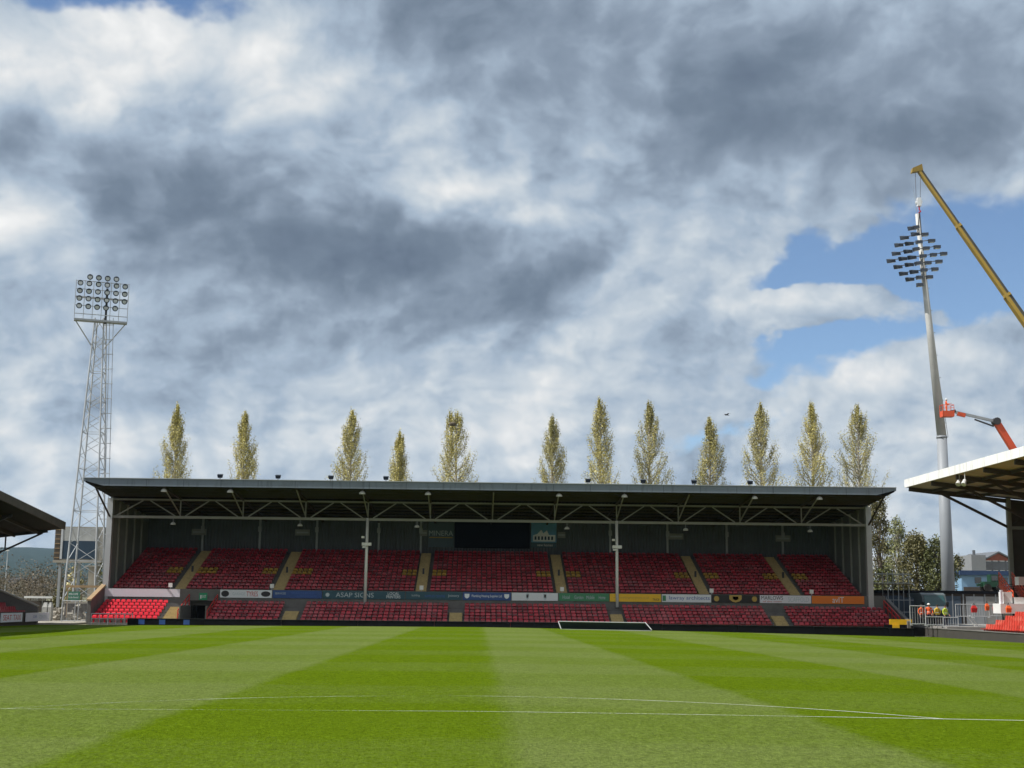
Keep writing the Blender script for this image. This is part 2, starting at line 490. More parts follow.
def line_material():
    m = bpy.data.materials.new('worn white line paint')
    m.use_nodes = True
    nt = m.node_tree; L = nt.links.new
    b = nt.nodes['Principled BSDF']
    b.inputs['Roughness'].default_value = 0.9
    b.inputs['Base Color'].default_value = (0.62, 0.66, 0.55, 1)
    geo = nn(nt, 'ShaderNodeNewGeometry')
    n = nn(nt, 'ShaderNodeTexNoise'); n.inputs['Scale'].default_value = 30; n.inputs['Detail'].default_value = 4
    n2 = nn(nt, 'ShaderNodeTexNoise'); n2.inputs['Scale'].default_value = 0.35; n2.inputs['Detail'].default_value = 4
    L(geo.outputs['Position'], n.inputs['Vector']); L(geo.outputs['Position'], n2.inputs['Vector'])
    sx = nn(nt, 'ShaderNodeSeparateXYZ'); L(geo.outputs['Position'], sx.inputs[0])
    wear = nn(nt, 'ShaderNodeMapRange'); L(sx.outputs[0], wear.inputs[0])
    wear.inputs[1].default_value = -1.5; wear.inputs[2].default_value = 5.5; wear.inputs[3].default_value = -0.08; wear.inputs[4].default_value = 0.22
    a = math_n(nt, 'MULTIPLY_ADD', n2.outputs['Fac'], 0.9, wear.outputs[0])
    a = math_n(nt, 'MULTIPLY_ADD', n.outputs['Fac'], 0.9, a)
    mr = nn(nt, 'ShaderNodeMapRange'); L(a, mr.inputs[0]); mr.inputs[1].default_value = 0.70; mr.inputs[2].default_value = 1.30; mr.inputs[4].default_value = 0.8
    L(mr.outputs[0], b.inputs['Alpha'])
    return m


M['line'] = line_material()

fx = list(range(-60, 61, 2)); fy = list(range(-20, 141, 2))
sheet('ground', [-6000, -1500, -500, -200, -100] + fx + [100, 200, 500, 1500, 6000],
      [-600, -100] + fy + [180, 260, 400, 800, 2000, 8000], -0.02, M['ground'])
sheet('grass_pitch', [x for x in fx if -36 <= x <= 38], [y for y in fy if -8 <= y <= 112], 0.0, M['turf'])


def ribbon(name, pts, w):
    b = MB()
    for i, p in enumerate(pts):
        p = Vector((*p, 0))
        a = Vector((*pts[max(i - 1, 0)], 0)); c = Vector((*pts[min(i + 1, len(pts) - 1)], 0))
        d = (c - a).normalized(); n = Vector((-d.y, d.x, 0)) * w / 2
        for q in (p + n, p - n):
            b.v.append((q.x, q.y, gz(q.x, q.y) + 0.008))
    for i in range(len(pts) - 1):
        b.face((2 * i, 2 * i + 1, 2 * i + 3, 2 * i + 2))
    o = b.build(name, M['line'])
    tag(o, kind='structure')
    return o


LY = 21.25
ribbon('pitch_line_markings', [(x * 0.5, LY) for x in range(-40, 41)], 0.08)
rr = 9.15
a0 = math.asin(5.5 / rr)
ribbon('pitch_line_markings', [(rr * math.cos(a0 + (math.pi - 2 * a0) * i / 60), LY - 5.5 + rr * math.sin(a0 + (math.pi - 2 * a0) * i / 60)) for i in range(61)], 0.08)
ribbon('pitch_line_markings', [(-20, LY - i * 0.5) for i in range(0, 33)], 0.08)
ribbon('pitch_line_markings', [(20, LY - i * 0.5) for i in range(0, 33)], 0.08)

# pale concrete track in the far left corner and the raised concourse at the right
b = MB(); b.box(-47, -33.6, 112.3, 126, -0.9, -0.52)
tag(b.build('path', M['pale_concrete']), kind='structure')
b = MB(); b.box(38.35, 75, 15, 109.6, -1.2, -0.29)
tag(b.build('concourse_pavement', M['concrete_dark']), kind='structure')
b = MB(); b.box(38.35, 75, 109.6, 135, -1.2, -0.06)
tag(b.build('concourse_pavement', M['concrete']), kind='structure')

# ------------------------------------------------------------------ main grandstand
YF, YB = 119.0, 132.5            # plane of the posts, back wall
XL, XR = -32.65, 34.85
ROOF_Y0 = 112.0
ZR0, ZR1 = 11.0, 9.55           # roof underside at the front edge and at the back


def roofz(y):
    return ZR0 + (ZR1 - ZR0) * (y - ROOF_Y0) / (YB + 0.3 - ROOF_Y0)


gs = empty('grandstand', (1.0, YF, -0.6), 'wide covered end stand with dark red seats, two thin columns and blue grey fascia', 'grandstand')
# terraces
LOW_N, LOW_Y0, LOW_D, LOW_Z0, LOW_H = 6, 114.2, 0.74, -0.46, 0.262
UP_N, UP_Y0, UP_D, UP_Z0, UP_H = 14, 120.0, 0.83, 2.15, 0.285
low_aisles = [(-16.6, -15.4), (-2.45, -1.35), (11.4, 12.45), (25.4, 26.5)]
up_aisles = [(-26.95, -26.0), (-18.25, -17.25), (-5.6, -4.65), (7.0, 7.95), (19.8, 20.7), (28.0, 28.95)]
VOM = (-25.2, -22.9)
LST = (-26.6, -25.4)               # lit stair beside the opening
b = MB()
prof = [(LOW_Y0 - 0.35, -1.0)]
for k in range(LOW_N):
    y = LOW_Y0 + k * LOW_D - 0.35
    prof += [(y, LOW_Z0 + k * LOW_H), (y + LOW_D, LOW_Z0 + k * LOW_H)]
prof += [(LOW_Y0 + LOW_N * LOW_D - 0.35, -1.0)]
b.extrude_profile(prof, 'X', -32.6, VOM[0])
b.extrude_profile(prof, 'X', VOM[1], 36.15)
b.build('lower_terrace', M['concrete_dark'], gs)
b = MB()
prof = [(UP_Y0 - 0.35, 1.0)]
for k in range(UP_N):
    y = UP_Y0 + k * UP_D - 0.35
    prof += [(y, UP_Z0 + k * UP_H), (y + UP_D, UP_Z0 + k * UP_H)]
prof += [(YB - 0.2, prof[-1][1]), (YB - 0.2, 1.0)]
b.extrude_profile(prof, 'X', XL + 0.1, XR - 0.1)
b.build('upper_terrace', M['concrete_dark'], gs)
# aisle stairs
def stairway(x0, x1, y0, n, d, z0, h, m):
    b = MB()
    prof = [(y0 - 0.37, z0 - 0.2)]
    for k in range(2 * n):
        y = y0 + k * d / 2 - 0.37
        prof += [(y, z0 + (k + 1) * h / 2 - 0.1), (y + d / 2, z0 + (k + 1) * h / 2 - 0.1)]
    prof += [(y0 + n * d - 0.37, z0 - 0.2)]
    b.extrude_profile(prof, 'X', x0, x1)
    b.build('aisle_stairs', m, gs)
for a in up_aisles: stairway(a[0], a[1], UP_Y0, UP_N, UP_D, UP_Z0 + 0.12, UP_H, M['tan'])
for a in low_aisles: stairway(a[0], a[1], LOW_Y0, 4, LOW_D, LOW_Z0 + 0.12, LOW_H, M['tan'])
stairway(LST[0], LST[1], LOW_Y0, LOW_N - 1, LOW_D, LOW_Z0 + 0.12, LOW_H, M['tan'])
for a in up_aisles:
    x = (a[0] + a[1]) / 2; k = 6
    y = UP_Y0 + k * UP_D; z = UP_Z0 + k * UP_H
    b = MB(); b.box(x - 0.09, x + 0.09, y - 0.06, y + 0.06, z + 0.1, z + 0.72);     b.build('aisle_post', M['dark_steel'], gs)
# seats
SW = 0.46
def seat_shape(b, x, y, z, mi=0):
    w = SW * 0.42
    # tipped pan
    b.hexa([(x - w, y - 0.18, z + 0.33), (x + w, y - 0.18, z + 0.33), (x + w, y + 0.12, z + 0.30), (x - w, y + 0.12, z + 0.30),
            (x - w, y - 0.21, z + 0.385), (x + w, y - 0.21, z + 0.385), (x + w, y + 0.12, z + 0.34), (x - w, y + 0.12, z + 0.34)], mi)
    # shell back: two bands so that the top curves away, narrower at the top
    b.hexa([(x - w, y + 0.12, z + 0.31), (x + w, y + 0.12, z + 0.31), (x + w, y + 0.16, z + 0.31), (x - w, y + 0.16, z + 0.31),
            (x - w * 0.95, y + 0.18, z + 0.52), (x + w * 0.95, y + 0.18, z + 0.52), (x + w * 0.95, y + 0.22, z + 0.52), (x - w * 0.95, y + 0.22, z + 0.52)], mi)
    b.hexa([(x - w * 0.95, y + 0.18, z + 0.522), (x + w * 0.95, y + 0.18, z + 0.522), (x + w * 0.95, y + 0.22, z + 0.522), (x - w * 0.95, y + 0.22, z + 0.522),
            (x - w * 0.7, y + 0.27, z + 0.60), (x + w * 0.7, y + 0.27, z + 0.60), (x + w * 0.7, y + 0.31, z + 0.57), (x - w * 0.7, y + 0.31, z + 0.57)], mi)
    b.box(x - 0.05, x + 0.05, y - 0.02, y + 0.10, z + 0.003, z + 0.305, mi)


def free(x, gaps):
    return all(x < g[0] - 0.2 or x > g[1] + 0.2 for g in gaps)

seat_spots = []
for k in range(LOW_N):
    x = -32.25
    gaps = low_aisles + [VOM, LST] if k < 5 else [VOM, LST] + low_aisles
    while x < 35.7:
        if free(x, gaps):
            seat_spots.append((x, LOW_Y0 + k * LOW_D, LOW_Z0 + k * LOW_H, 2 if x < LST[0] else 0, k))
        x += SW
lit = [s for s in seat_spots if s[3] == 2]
front = [s for s in seat_spots if s[4] == 1 and s[3] == 0]
named = lit[:70] + front[::4][:30]
named_set = set((s[0], s[1]) for s in named)
sb = MB(); seat_shape(sb, 0, 0, 0)
seat0 = {}
for key, m in ((2, M['seat_sunlit']), (0, M['seat_red'])):
    seat0[key] = None
for s in named:
    if seat0[s[3]] is None:
        o = sb.build('seat', M['seat_sunlit'] if s[3] == 2 else M['seat_red'], gs, world=False)
        seat0[s[3]] = o
    else:
        o = seat0[s[3]].copy(); COL.objects.link(o); o.parent = gs
    o.location = Vector((s[0], s[1], s[2])) - gs.location
b = MB()
for s in seat_spots:
    if (s[0], s[1]) not in named_set:
        seat_shape(b, s[0], s[1], s[2], 2 if s[3] == 2 else 0)
for k in range(UP_N):
    x = XL + 0.5
    while x < XR - 0.4:
        if free(x, up_aisles):
            near = min(min(abs(x - g[0]), abs(x - g[1])) for g in up_aisles)
            yel = k in (5, 6) and near < 1.7
            seat_shape(b, x, UP_Y0 + k * UP_D, UP_Z0 + k * UP_H, 1 if yel else 0)
        x += SW
o = b.build('seat', [M['seat_red'], M['seat_yellow'], M['seat_sunlit']], gs, fix=False)
tag(o, kind='stuff')

# walls
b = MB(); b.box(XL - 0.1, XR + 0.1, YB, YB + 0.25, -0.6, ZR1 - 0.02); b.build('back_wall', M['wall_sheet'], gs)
for x0, x1 in ((XL - 0.15, XL + 0.05), (XR - 0.05, XR + 0.15)):
    b = MB()
    b.hexa([(x0, YF + 0.3, 1.6), (x1, YF + 0.3, 1.6), (x1, YB - 0.02, 1.6), (x0, YB - 0.02, 1.6),
            (x0, YF + 0.3, roofz(YF + 0.3) - 0.03), (x1, YF + 0.3, roofz(YF + 0.3) - 0.03), (x1, YB - 0.02, ZR1 - 0.03), (x0, YB - 0.02, ZR1 - 0.03)])
    w = b.build('end_wall', M['wall_sheet_side'], gs)
    for yy in (121.5, 124.2, 127.0, 129.7):
        bb = MB(); s = 1 if x0 < 0 else -1
        xx = (x1 + 0.09) if x0 < 0 else (x0 - 0.09)
        bb.box(xx - 0.08, xx + 0.08, yy - 0.08, yy + 0.08, 2.2, roofz(yy) - 0.1)
        bb.build('stanchion', M['white_steel'], w)
for x in (-27.2, -21.6, -16.0, -9.9, -5.75, 13.0, 18.7, 24.6, 30.2):
    b = MB(); b.box(x - 0.09, x + 0.09, YB - 0.2, YB - 0.003, 6.2, ZR1 - 0.1); b.build('wall_post', M['galv_dark'], gs)
    b = MB(); b.box(x - 0.16, x + 0.16, YB - 0.36, YB - 0.21, 8.15, 8.65); b.build('junction_box', M['galv_dark'], gs)
# middle wall under the boards
b = MB()
b.box(-32.6, VOM[0] - 0.05, YF - 0.25, YF, -0.5, 2.42)
b.box(VOM[0] - 0.05, VOM[1] + 0.05, YF - 0.25, YF, 1.42, 2.42)
b.box(VOM[1] + 0.05, 36.15, YF - 0.25, YF, -0.5, 2.42)
b.build('middle_wall', M['concrete_dark'], gs)
for q in (VOM[0] - 0.02, VOM[1] - 0.1):
    b = MB(); b.box(q, q + 0.12, LOW_Y0 + 0.2, YF - 0.3, -0.6, 1.0); b.build('entrance_wall', M['concrete_dark'], gs)
b = MB(); b.box(VOM[0] + 0.1, VOM[1] - 0.1, 121.2, 121.4, -0.6, 1.6); b.build('entrance_dark_panel', M['black'], gs)  # black sheet across the passage paints in the darkness of the opening
for x in (VOM[0] - 0.08, VOM[1] + 0.08):
    b = MB()
    for dz in (0.55, 0.95):
        b.tube((x, LOW_Y0 + 0.1, -0.35 + dz), (x, YF - 0.4, 1.0 + dz), 0.045)
    for t in (0, 0.33, 0.66, 1.0):
        y = LOW_Y0 + 0.1 + t * (YF - 0.5 - LOW_Y0); z = -0.35 + 1.35 * t
        b.tube((x, y, z), (x, y, z + 0.95), 0.04)
    b.build('stair_rail', M['red'], gs)
# low end walls with a timber cap
for x0, x1 in ((-32.98, -32.68), (36.2, 36.5)):
    FWY = 114.7 if x0 < 0 else 113.0
    b = MB()
    b.hexa([(x0, FWY, -0.9), (x1, FWY, -0.9), (x1, YF, -0.9), (x0, YF, -0.9), (x0, FWY, 1.3 if x0 < 0 else 0.3), (x1, FWY, 1.3 if x0 < 0 else 0.3), (x1, YF, 2.62 if x0 < 0 else 2.2), (x0, YF, 2.62 if x0 < 0 else 2.2)])
    w = b.build('low_end_wall', M['concrete_dark'], gs)
    if x0 < 0:
        b = MB(); b.hexa([(x0 - 0.08, FWY - .1, 1.31), (x1 + 0.03, FWY - .1, 1.31), (x1 + 0.03, YF, 2.63), (x0 - 0.08, YF, 2.63), (x0 - 0.08, FWY - .1, 1.45), (x1 + 0.03, FWY - .1, 1.45), (x1 + 0.03, YF, 2.79), (x0 - 0.08, YF, 2.79)])
        b.build('timber_cap', M['wood_tan'], w)
b = MB()
for dz in (0.55, 0.98):
    b.tube((35.95, LOW_Y0, -0.4 + dz), (35.95, YF - 0.4, 1.05 + dz), 0.05)
for t in (0, 0.25, 0.5, 0.75, 1.0):
    y = LOW_Y0 + t * (YF - 0.4 - LOW_Y0); z = -0.4 + 1.45 * t
    b.tube((35.95, y, z), (35.95, y, z + 0.98), 0.045)
b.build('stair_rail', M['red'], gs)

# roof
b = MB()
b.hexa([(XL - 0.33, ROOF_Y0 + 0.05, ZR0 + 0.1), (XR + 0.33, ROOF_Y0 + 0.05, ZR0 + 0.1), (XR + 0.33, YB + 0.5, ZR1), (XL - 0.33, YB + 0.5, ZR1),
        (XL - 0.33, ROOF_Y0 + 0.05, ZR0 + 0.38), (XR + 0.33, ROOF_Y0 + 0.05, ZR0 + 0.38), (XR + 0.33, YB + 0.5, ZR1 + 0.3), (XL - 0.33, YB + 0.5, ZR1 + 0.3)])
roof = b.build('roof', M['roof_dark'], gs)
b = MB()
b.hexa([(XL + 1.2, ROOF_Y0 - 0.12, 10.83), (XR - 1.2, ROOF_Y0 - 0.12, 10.83), (XR - 1.2, ROOF_Y0 + 0.04, 10.83), (XL + 1.2, ROOF_Y0 + 0.04, 10.83),
        (XL - 0.3, ROOF_Y0 - 0.12, 11.22), (XR + 0.3, ROOF_Y0 - 0.12, 11.22), (XR + 0.3, ROOF_Y0 + 0.04, 11.22), (XL - 0.3, ROOF_Y0 + 0.04, 11.22)])
b.box(XL - 0.45, XR + 0.45, ROOF_Y0 - 0.12, ROOF_Y0 + 0.04, 11.222, 11.44)
b.build('fascia', M['fascia_grey'], roof)
b = MB(); b.box(XL - 0.45, XR + 0.45, ROOF_Y0 - 0.2, ROOF_Y0 - 0.05, 11.445, 11.50); b.build('gutter', M['galv_dark'], roof)
for x0 in (XL - 0.44, XR + 0.34):
    b = MB(); b.hexa([(x0, ROOF_Y0 - 0.1, 11.2), (x0 + 0.1, ROOF_Y0 - 0.1, 11.2), (x0 + 0.1, YB + 0.5, ZR1 - 0.1), (x0, YB + 0.5, ZR1 - 0.1),
                      (x0, ROOF_Y0 - 0.1, 11.43), (x0 + 0.1, ROOF_Y0 - 0.1, 11.43), (x0 + 0.1, YB + 0.5, ZR1 + 0.45), (x0, YB + 0.5, ZR1 + 0.45)])
    b.build('barge_board', M['fascia_grey'], roof)
nodes_x = [-9.9 + 5.54 * k for k in range(-4, 9)]
nodes_x = [x for x in nodes_x if XL + 2 < x < XR - 2]
for y in (113.3, 114.8, 116.3, 117.8, 121.0, 123.0, 125.0, 127.2, 129.4, 131.4):
    b = MB(); b.box(XL + 0.1, XR - 0.1, y - 0.05, y + 0.05, roofz(y) - 0.2, roofz(y) - 0.003); b.build('purlin', M['brown_beam'], gs)
for x in nodes_x:
    b = MB()
    b.hexa([(x - 0.08, ROOF_Y0 + 0.2, 10.75), (x + 0.08, ROOF_Y0 + 0.2, 10.75), (x + 0.08, YB - 0.3, ZR1 - 0.42), (x - 0.08, YB - 0.3, ZR1 - 0.42),
            (x - 0.08, ROOF_Y0 + 0.2, 10.88), (x + 0.08, ROOF_Y0 + 0.2, 10.88), (x + 0.08, YB - 0.3, ZR1 - 0.21), (x - 0.08, YB - 0.3, ZR1 - 0.21)])
    b.build('rafter', M['brown_beam'], gs)
    b = MB(); b.bar((x, ROOF_Y0 + 0.6, 10.72), (x, YF - 0.05, 8.9), 0.09); b.build('bracket', M['white_steel'], gs)
# front truss: chords, posts and inverted V braces
ZT, ZBT = 10.22, 8.68
b = MB()
b.box(XL, XR, YF - 0.09, YF + 0.09, ZBT - 0.11, ZBT + 0.11)
b.box(XL, XR, YF - 0.07, YF + 0.07, ZT - 0.07, ZT + 0.07)
allx = [XL + 0.1] + nodes_x + [XR - 0.1]
for x0, x1 in zip(allx, allx[1:]):
    mid = (x0 + x1) / 2
    b.bar((x0 + 0.45, YF, ZBT + 0.12), (mid - 0.3, YF, ZT - 0.08), 0.1)
    b.bar((mid + 0.3, YF, ZT - 0.08), (x1 - 0.45, YF, ZBT + 0.12), 0.1)
for x in nodes_x:
    b.bar((x, YF, ZBT + 0.12), (x, YF, ZT - 0.08), 0.1)
b.build('truss_lattice', M['white_steel'], gs)
b = MB()
b.box(XL + 0.1, XR - 0.1, YF + 6.4, YF + 6.55, 9.05, 9.2)
for x in nodes_x:
    b.bar((x, YF + 0.2, 8.9), (x, YF + 6.4, 9.1), 0.08)
b.build('rear_truss_lattice', M['brown_beam'], gs)
for x in (-9.93, 12.26):
    b = MB(); b.tube((x, YF - 0.45, 1.2), (x, YF - 0.05, 8.8), 0.14, 0.13, 12); c = b.build('column', M['white'], gs, smooth=True)
    b = MB(); b.box(x - 0.42, x + 0.42, YF - 0.5, YF - 0.18, 6.35, 6.62); b.box(x - 0.36, x - 0.06, YF - 0.55, YF - 0.2, 6.15, 6.3)
    b.build('equipment_box', M['white'], c)
    b = MB(); b.box(x - 0.45, x - 0.2, YF - 0.6, YF - 0.3, 7.0, 7.18); b.build('camera_housing', M['white'], c)
for x in (XL - 0.02, XR + 0.02):
    b = MB(); b.box(x - 0.24, x + 0.24, YF - 0.26, YF + 0.27, -0.6, 10.3); c = b.build('end_post', M['galv'], gs)
    b = MB(); b.bar((x, ROOF_Y0 + 2.2, 10.75), (x, YF - 0.25, 8.7), 0.12); b.build('end_brace', M['brown_beam'], gs)

# rooftop floodlights
def tree_place(proto, first, loc, rz=0.0):
    o = proto if first else copy_tree(proto)
    o.location = loc
    o.rotation_euler = (0, 0, rz)
    return o

rt = empty('rooftop_floodlight', (0, 0, 0))
b = MB(); b.box(-0.05, 0.05, -0.05, 0.05, 0, 0.5); b.build('bracket', M['galv_dark'], rt)
b = MB(); b.hexa([(-0.24, -0.05, 0.48), (0.24, -0.05, 0.48), (0.22, 0.3, 0.6), (-0.22, 0.3, 0.6), (-0.3, -0.15, 0.8), (0.3, -0.15, 0.8), (0.28, 0.25, 0.9), (-0.28, 0.25, 0.9)])
h = b.build('housing', M['lamp_dark'], rt)
for i, px in enumerate((220, 278, 331, 386, 588, 643, 694, 750)):
    o = tree_place(rt, i == 0, (at(px, 480, 113.2).x, 113.2, 11.3))
    o.scale = (.8, .8, .85)
    tag(o, f'small dark floodlight on the main stand roof edge, {ORD[i]} of eight', 'floodlight', 'small floodlights on the stand roof')
# domes under the eave
dl = empty('eave_lamp', (0, 0, 0))
b = MB(); b.dome((0, 0, 0), 0.27, 1.0, 10, 5); b.build('dome', M['lamp_white'], dl, smooth=False)
b = MB(); b.tube((0, 0, 0.2), (0, 0, 0.55), 0.03); b.build('stem', M['galv_dark'], dl)
for i, k in enumerate([-3, -2, 0, 1, 3, 4, 6, 7]):
    x = -9.9 + 5.54 * k
    o = tree_place(dl, i == 0, (x, ROOF_Y0 + 0.45, 10.42))
    tag(o, f'white dome lamp under the main stand fascia, {ORD[i]} of eight', 'lamp', 'dome lamps under the stand eave')
hl = empty('hanging_lamp', (0, 0, 0))
b = MB(); b.dome((0, 0, -0.55), 0.24, 1.0, 10, 5); b.build('shade', M['lamp_white'], hl)
b = MB(); b.tube((0, 0, -0.4), (0, 0, 0), 0.025); b.build('stem', M['galv_dark'], hl)
for i, px in enumerate((173, 300, 417, 567, 685.6, 810)):
    o = tree_place(hl, i == 0, (at(px, 525, YF).x, YF, ZBT - 0.11))
    tag(o, f'pale lamp hanging under the stand truss bottom bar, {ORD[i]} of six', 'lamp', 'lamps hanging from the truss')

# ------------------------------------------------------------------ boards and signs
def board(name, px0, px1, py0, py1, Y, m, label, cat, group=None, items=(), thick=0.07, z=None):
    p0 = at(px0, py1 if not z else 596, Y); p1 = at(px1, py0 if not z else 596, Y)
    W = p1.x - p0.x
    z0, z1 = z if z else (p0.z, p1.z)
    H = z1 - z0
    rtb = empty(name, ((p0.x + p1.x) / 2, Y, z0), label, cat, group)
    b = MB(); b.box(-W / 2 + 0.01, W / 2 - 0.01, -thick, 0, 0, H); b.build('panel', m, rtb, world=False)
    fill_board(rtb, W, H, thick, items)
    return rtb


def fill_board(rtb, W, H, thick, items):
    yy = -thick - 0.006
    for it in items:
        if it[0] == 't':
            _, txt, cx, cz, hf, wf, mm = it
            add_text(rtb, txt, (cx - 0.5) * W, yy, cz * H, hf * H, wf * W, mm)
        elif it[0] == 'r':
            _, cx, cz, wf, hf, mm, nm = it
            b = MB(); b.box((cx - wf / 2 - 0.5) * W, (cx + wf / 2 - 0.5) * W, yy + 0.002, -thick + 0.001, (cz - hf / 2) * H, (cz + hf / 2) * H)
            b.build(nm, mm, rtb, world=False)
        elif it[0] == 'o':
            _, cx, cz, wf, hf, mm, nm = it
            b = MB(); n = 20
            b.poly([((cx - 0.5) * W + wf * W / 2 * math.cos(2 * math.pi * i / n), yy, cz * H + hf * H / 2 * math.sin(2 * math.pi * i / n)) for i in range(n)])
            b.build(nm, mm, rtb, world=False)
        elif it[0] == 's':       # shield shaped crest
            _, cx, cz, wf, hf, mm, nm = it
            pts = [(-.5, .5), (.5, .5), (.5, -.05), (.3, -.35), (0, -.5), (-.3, -.35), (-.5, -.05)]
            b = MB(); b.poly([((cx - 0.5 + u * wf) * W, yy, (cz + v * hf) * H) for u, v in reversed(pts)])
            b.build(nm, mm, rtb, world=False)

ZB = (1.70, 2.38)
YBD = YF - 0.27
G1 = 'advertising boards along the stand wall'
T = M
board('advertising_board', 104, 180, 0, 600, YBD, M['offwhite'], 'blank pale lavender board on the wall above the sunlit seats', 'advertising board', G1, z=ZB)
board('advertising_board', 220, 272, 0, 600, YBD, M['board_white'], 'white board with a dark oval logo and red lettering beside the stand entrance', 'advertising board', G1, [
    ('o', .1, .5, .15, .8, M['dark_text'], 'logo'), ('t', 'GARAGE', .36, .5, .35, .24, M['grey_text']), ('t', 'TYRES', .62, .5, .62, .22, M['red']), ('o', .88, .5, .18, .7, M['dark_text'], 'logo')], z=ZB)
board('advertising_board', 272.6, 322, 0, 600, YBD, M['navy'], 'navy board with faint pale blue lines of writing', 'advertising board', G1, [
    ('t', 'SERVICES', .16, .6, .25, .22, M['grey_text']), ('t', 'INSURANCE BROKERS', .62, .68, .25, .5, M['blue_text']), ('t', 'established locally', .7, .3, .25, .4, M['blue_text'])], z=ZB)
board('advertising_board', 322.6, 405, 0, 600, YBD, M['teal_dark'], 'dark teal board reading ASAP SIGNS in thin grey letters', 'advertising board', G1, [
    ('t', 'ASAP SIGNS', .39, .5, .6, .46, M['grey_text']), ('t', 'LOCAL', .86, .72, .34, .14, M['pale_text']), ('t', 'PRINTERS', .86, .3, .38, .17, M['pale_text']), ('o', .06, .5, .05, .5, M['grey_text'], 'logo')], z=ZB)
board('advertising_board', 405.6, 462, 0, 600, YBD, M['teal_dark'], 'dark navy board with two short grey words beside the fourth upper aisle', 'advertising board', G1, [
    ('t', 'building', .18, .5, .35, .14, M['grey_text']), ('t', 'SUPPLIES CENTRE', .52, .45, .3, .36, M['blue_text']), ('t', 'Joinery', .85, .5, .38, .2, M['grey_text'])], z=ZB)
board('advertising_board', 462.6, 511, 0, 600, YBD, M['navy'], 'dark blue board with white lettering between two small white emblems', 'advertising board', G1, [
    ('t', 'Plumbing Heating Supplies Ltd', .5, .5, .42, .62, M['pale_text']), ('s', .09, .5, .1, .6, M['pale_text'], 'emblem'), ('s', .91, .5, .1, .6, M['pale_text'], 'emblem')], z=ZB)
board('advertising_board', 511.6, 558, 0, 600, YBD, M['board_white'], 'white board with two small shield crests below the picture banner', 'advertising board', G1, [
    ('s', .34, .5, .07, .8, M['grey_text'], 'crest'), ('s', .72, .5, .07, .8, M['grey_text'], 'crest'), ('s', .34, .56, .04, .4, M['red'], 'crest'), ('s', .72, .56, .04, .4, M['red'], 'crest')], z=ZB)
board('advertising_board', 558.6, 609, 0, 600, YBD, M['green_board'], 'green board with four pale green words', 'advertising board', G1, [
    ('t', 'Hotel', .15, .5, .45, .14, M['grey_text']), ('t', 'Garden', .4, .5, .45, .18, M['grey_text']), ('t', 'Mobile', .63, .5, .45, .16, M['grey_text']), ('t', 'Home', .86, .5, .45, .13, M['grey_text'])], z=ZB)
board('advertising_board', 609.6, 661, 0, 600, YBD, M['yellow_board'], 'yellow board with one dark line of writing', 'advertising board', G1, [
    ('t', 'www.buildingmerchants.co.uk', .42, .5, .34, .7, M['gold']), ('t', 'TRADE', .9, .3, .3, .13, M['dark_text'])], z=ZB)
board('advertising_board', 661.6, 711, 0, 600, YBD, M['board_white'], 'white board reading lawray architects with a green square', 'advertising board', G1, [
    ('r', .05, .5, .07, .7, M['green_board'], 'logo'), ('t', 'lawray architects', .56, .5, .62, .82, M['blue_text'])], z=ZB)
board('advertising_board', 711.6, 759, 0, 600, YBD, M['black_board'], 'black board with three gold crests', 'advertising board', G1, [
    ('o', .1, .5, .11, .7, M['gold'], 'crest'), ('s', .5, .5, .26, .95, M['gold'], 'crest'), ('o', .9, .5, .11, .7, M['gold'], 'crest'), ('s', .5, .55, .12, .5, M['black_board'], 'crest')], z=ZB)
board('advertising_board', 759.6, 811, 0, 600, YBD, M['offwhite'], 'pale board with bold dark capital lettering left of the orange board', 'advertising board', G1, [
    ('t', 'MARLOWS', .24, .68, .5, .42, M['dark_text']), ('t', 'of the town', .24, .22, .2, .36, M['red']), ('t', 'SCAFFOLD', .75, .5, .62, .4, M['grey_text'])], z=ZB)
board('advertising_board', 811.6, 864, 0, 600, YBD, M['orange_board'], 'orange board with white letters at the far end of the stand wall', 'advertising board', G1, [
    ('t', 'avIT', .5, .5, .75, .22, M['white'])], z=ZB)
board('exit_sign', 199, 207.5, 593, 600, YF - 0.253, M['green_sign'], 'small green exit sign on the grey wall above the dark opening', 'exit sign', None, [
    ('t', 'EXIT', .62, .5, .4, .5, M['white']), ('r', .22, .45, .16, .5, M['white'], 'symbol')], thick=0.04)

# banners and black screen on the back wall
board('banner', 428, 454, 522, 547, YB - 0.01, surf('grey blue banner', (0.09, 0.135, 0.18), 0.6, 0.2, 1.0), 'grey blue banner reading MINERA beside the big black screen', 'banner', None, [
    ('t', 'MINERA', .5, .55, .2, .94, M['grey_text']), ('r', .5, .38, .9, .04, M['gold'], 'stripe')], thick=0.1)
board('video_screen', 454.5, 530, 522, 548, YB - 0.01, M['screen'], 'large black unlit screen on the back wall of the main stand', 'screen', None, [], thick=0.3)
pb = board('banner', 531, 556.5, 522, 547.5, YB - 0.01, M['sky_blue'], 'bright blue picture banner with pale buildings right of the black screen', 'banner', None, [
    ('r', .5, .10, 1.0, .2, M['teal_dark'], 'footer'), ('t', 'new homes', .55, .1, .1, .6, M['white'])], thick=0.1)
bb = MB(); W = at(556.5, 530, YB).x - at(531, 530, YB).x
bb.poly([(-.42 * W, -.107, .6), (.45 * W, -.107, .6), (.45 * W, -.107, 1.25), (.2 * W, -.107, 1.25), (.12 * W, -.107, 1.7), (-.02 * W, -.107, 1.4), (-.1 * W, -.107, 1.75), (-.25 * W, -.107, 1.35), (-.42 * W, -.107, 1.2)])
bb.build('building_print', M['pale_text'], pb, world=False)
bb = MB()
for i in range(6):
    bb.box(-.36 * W + i * .13 * W, -.29 * W + i * .13 * W, -.111, -.108, .75, 1.1)
bb.build('window_print', M['dark_blue'], pb, world=False)
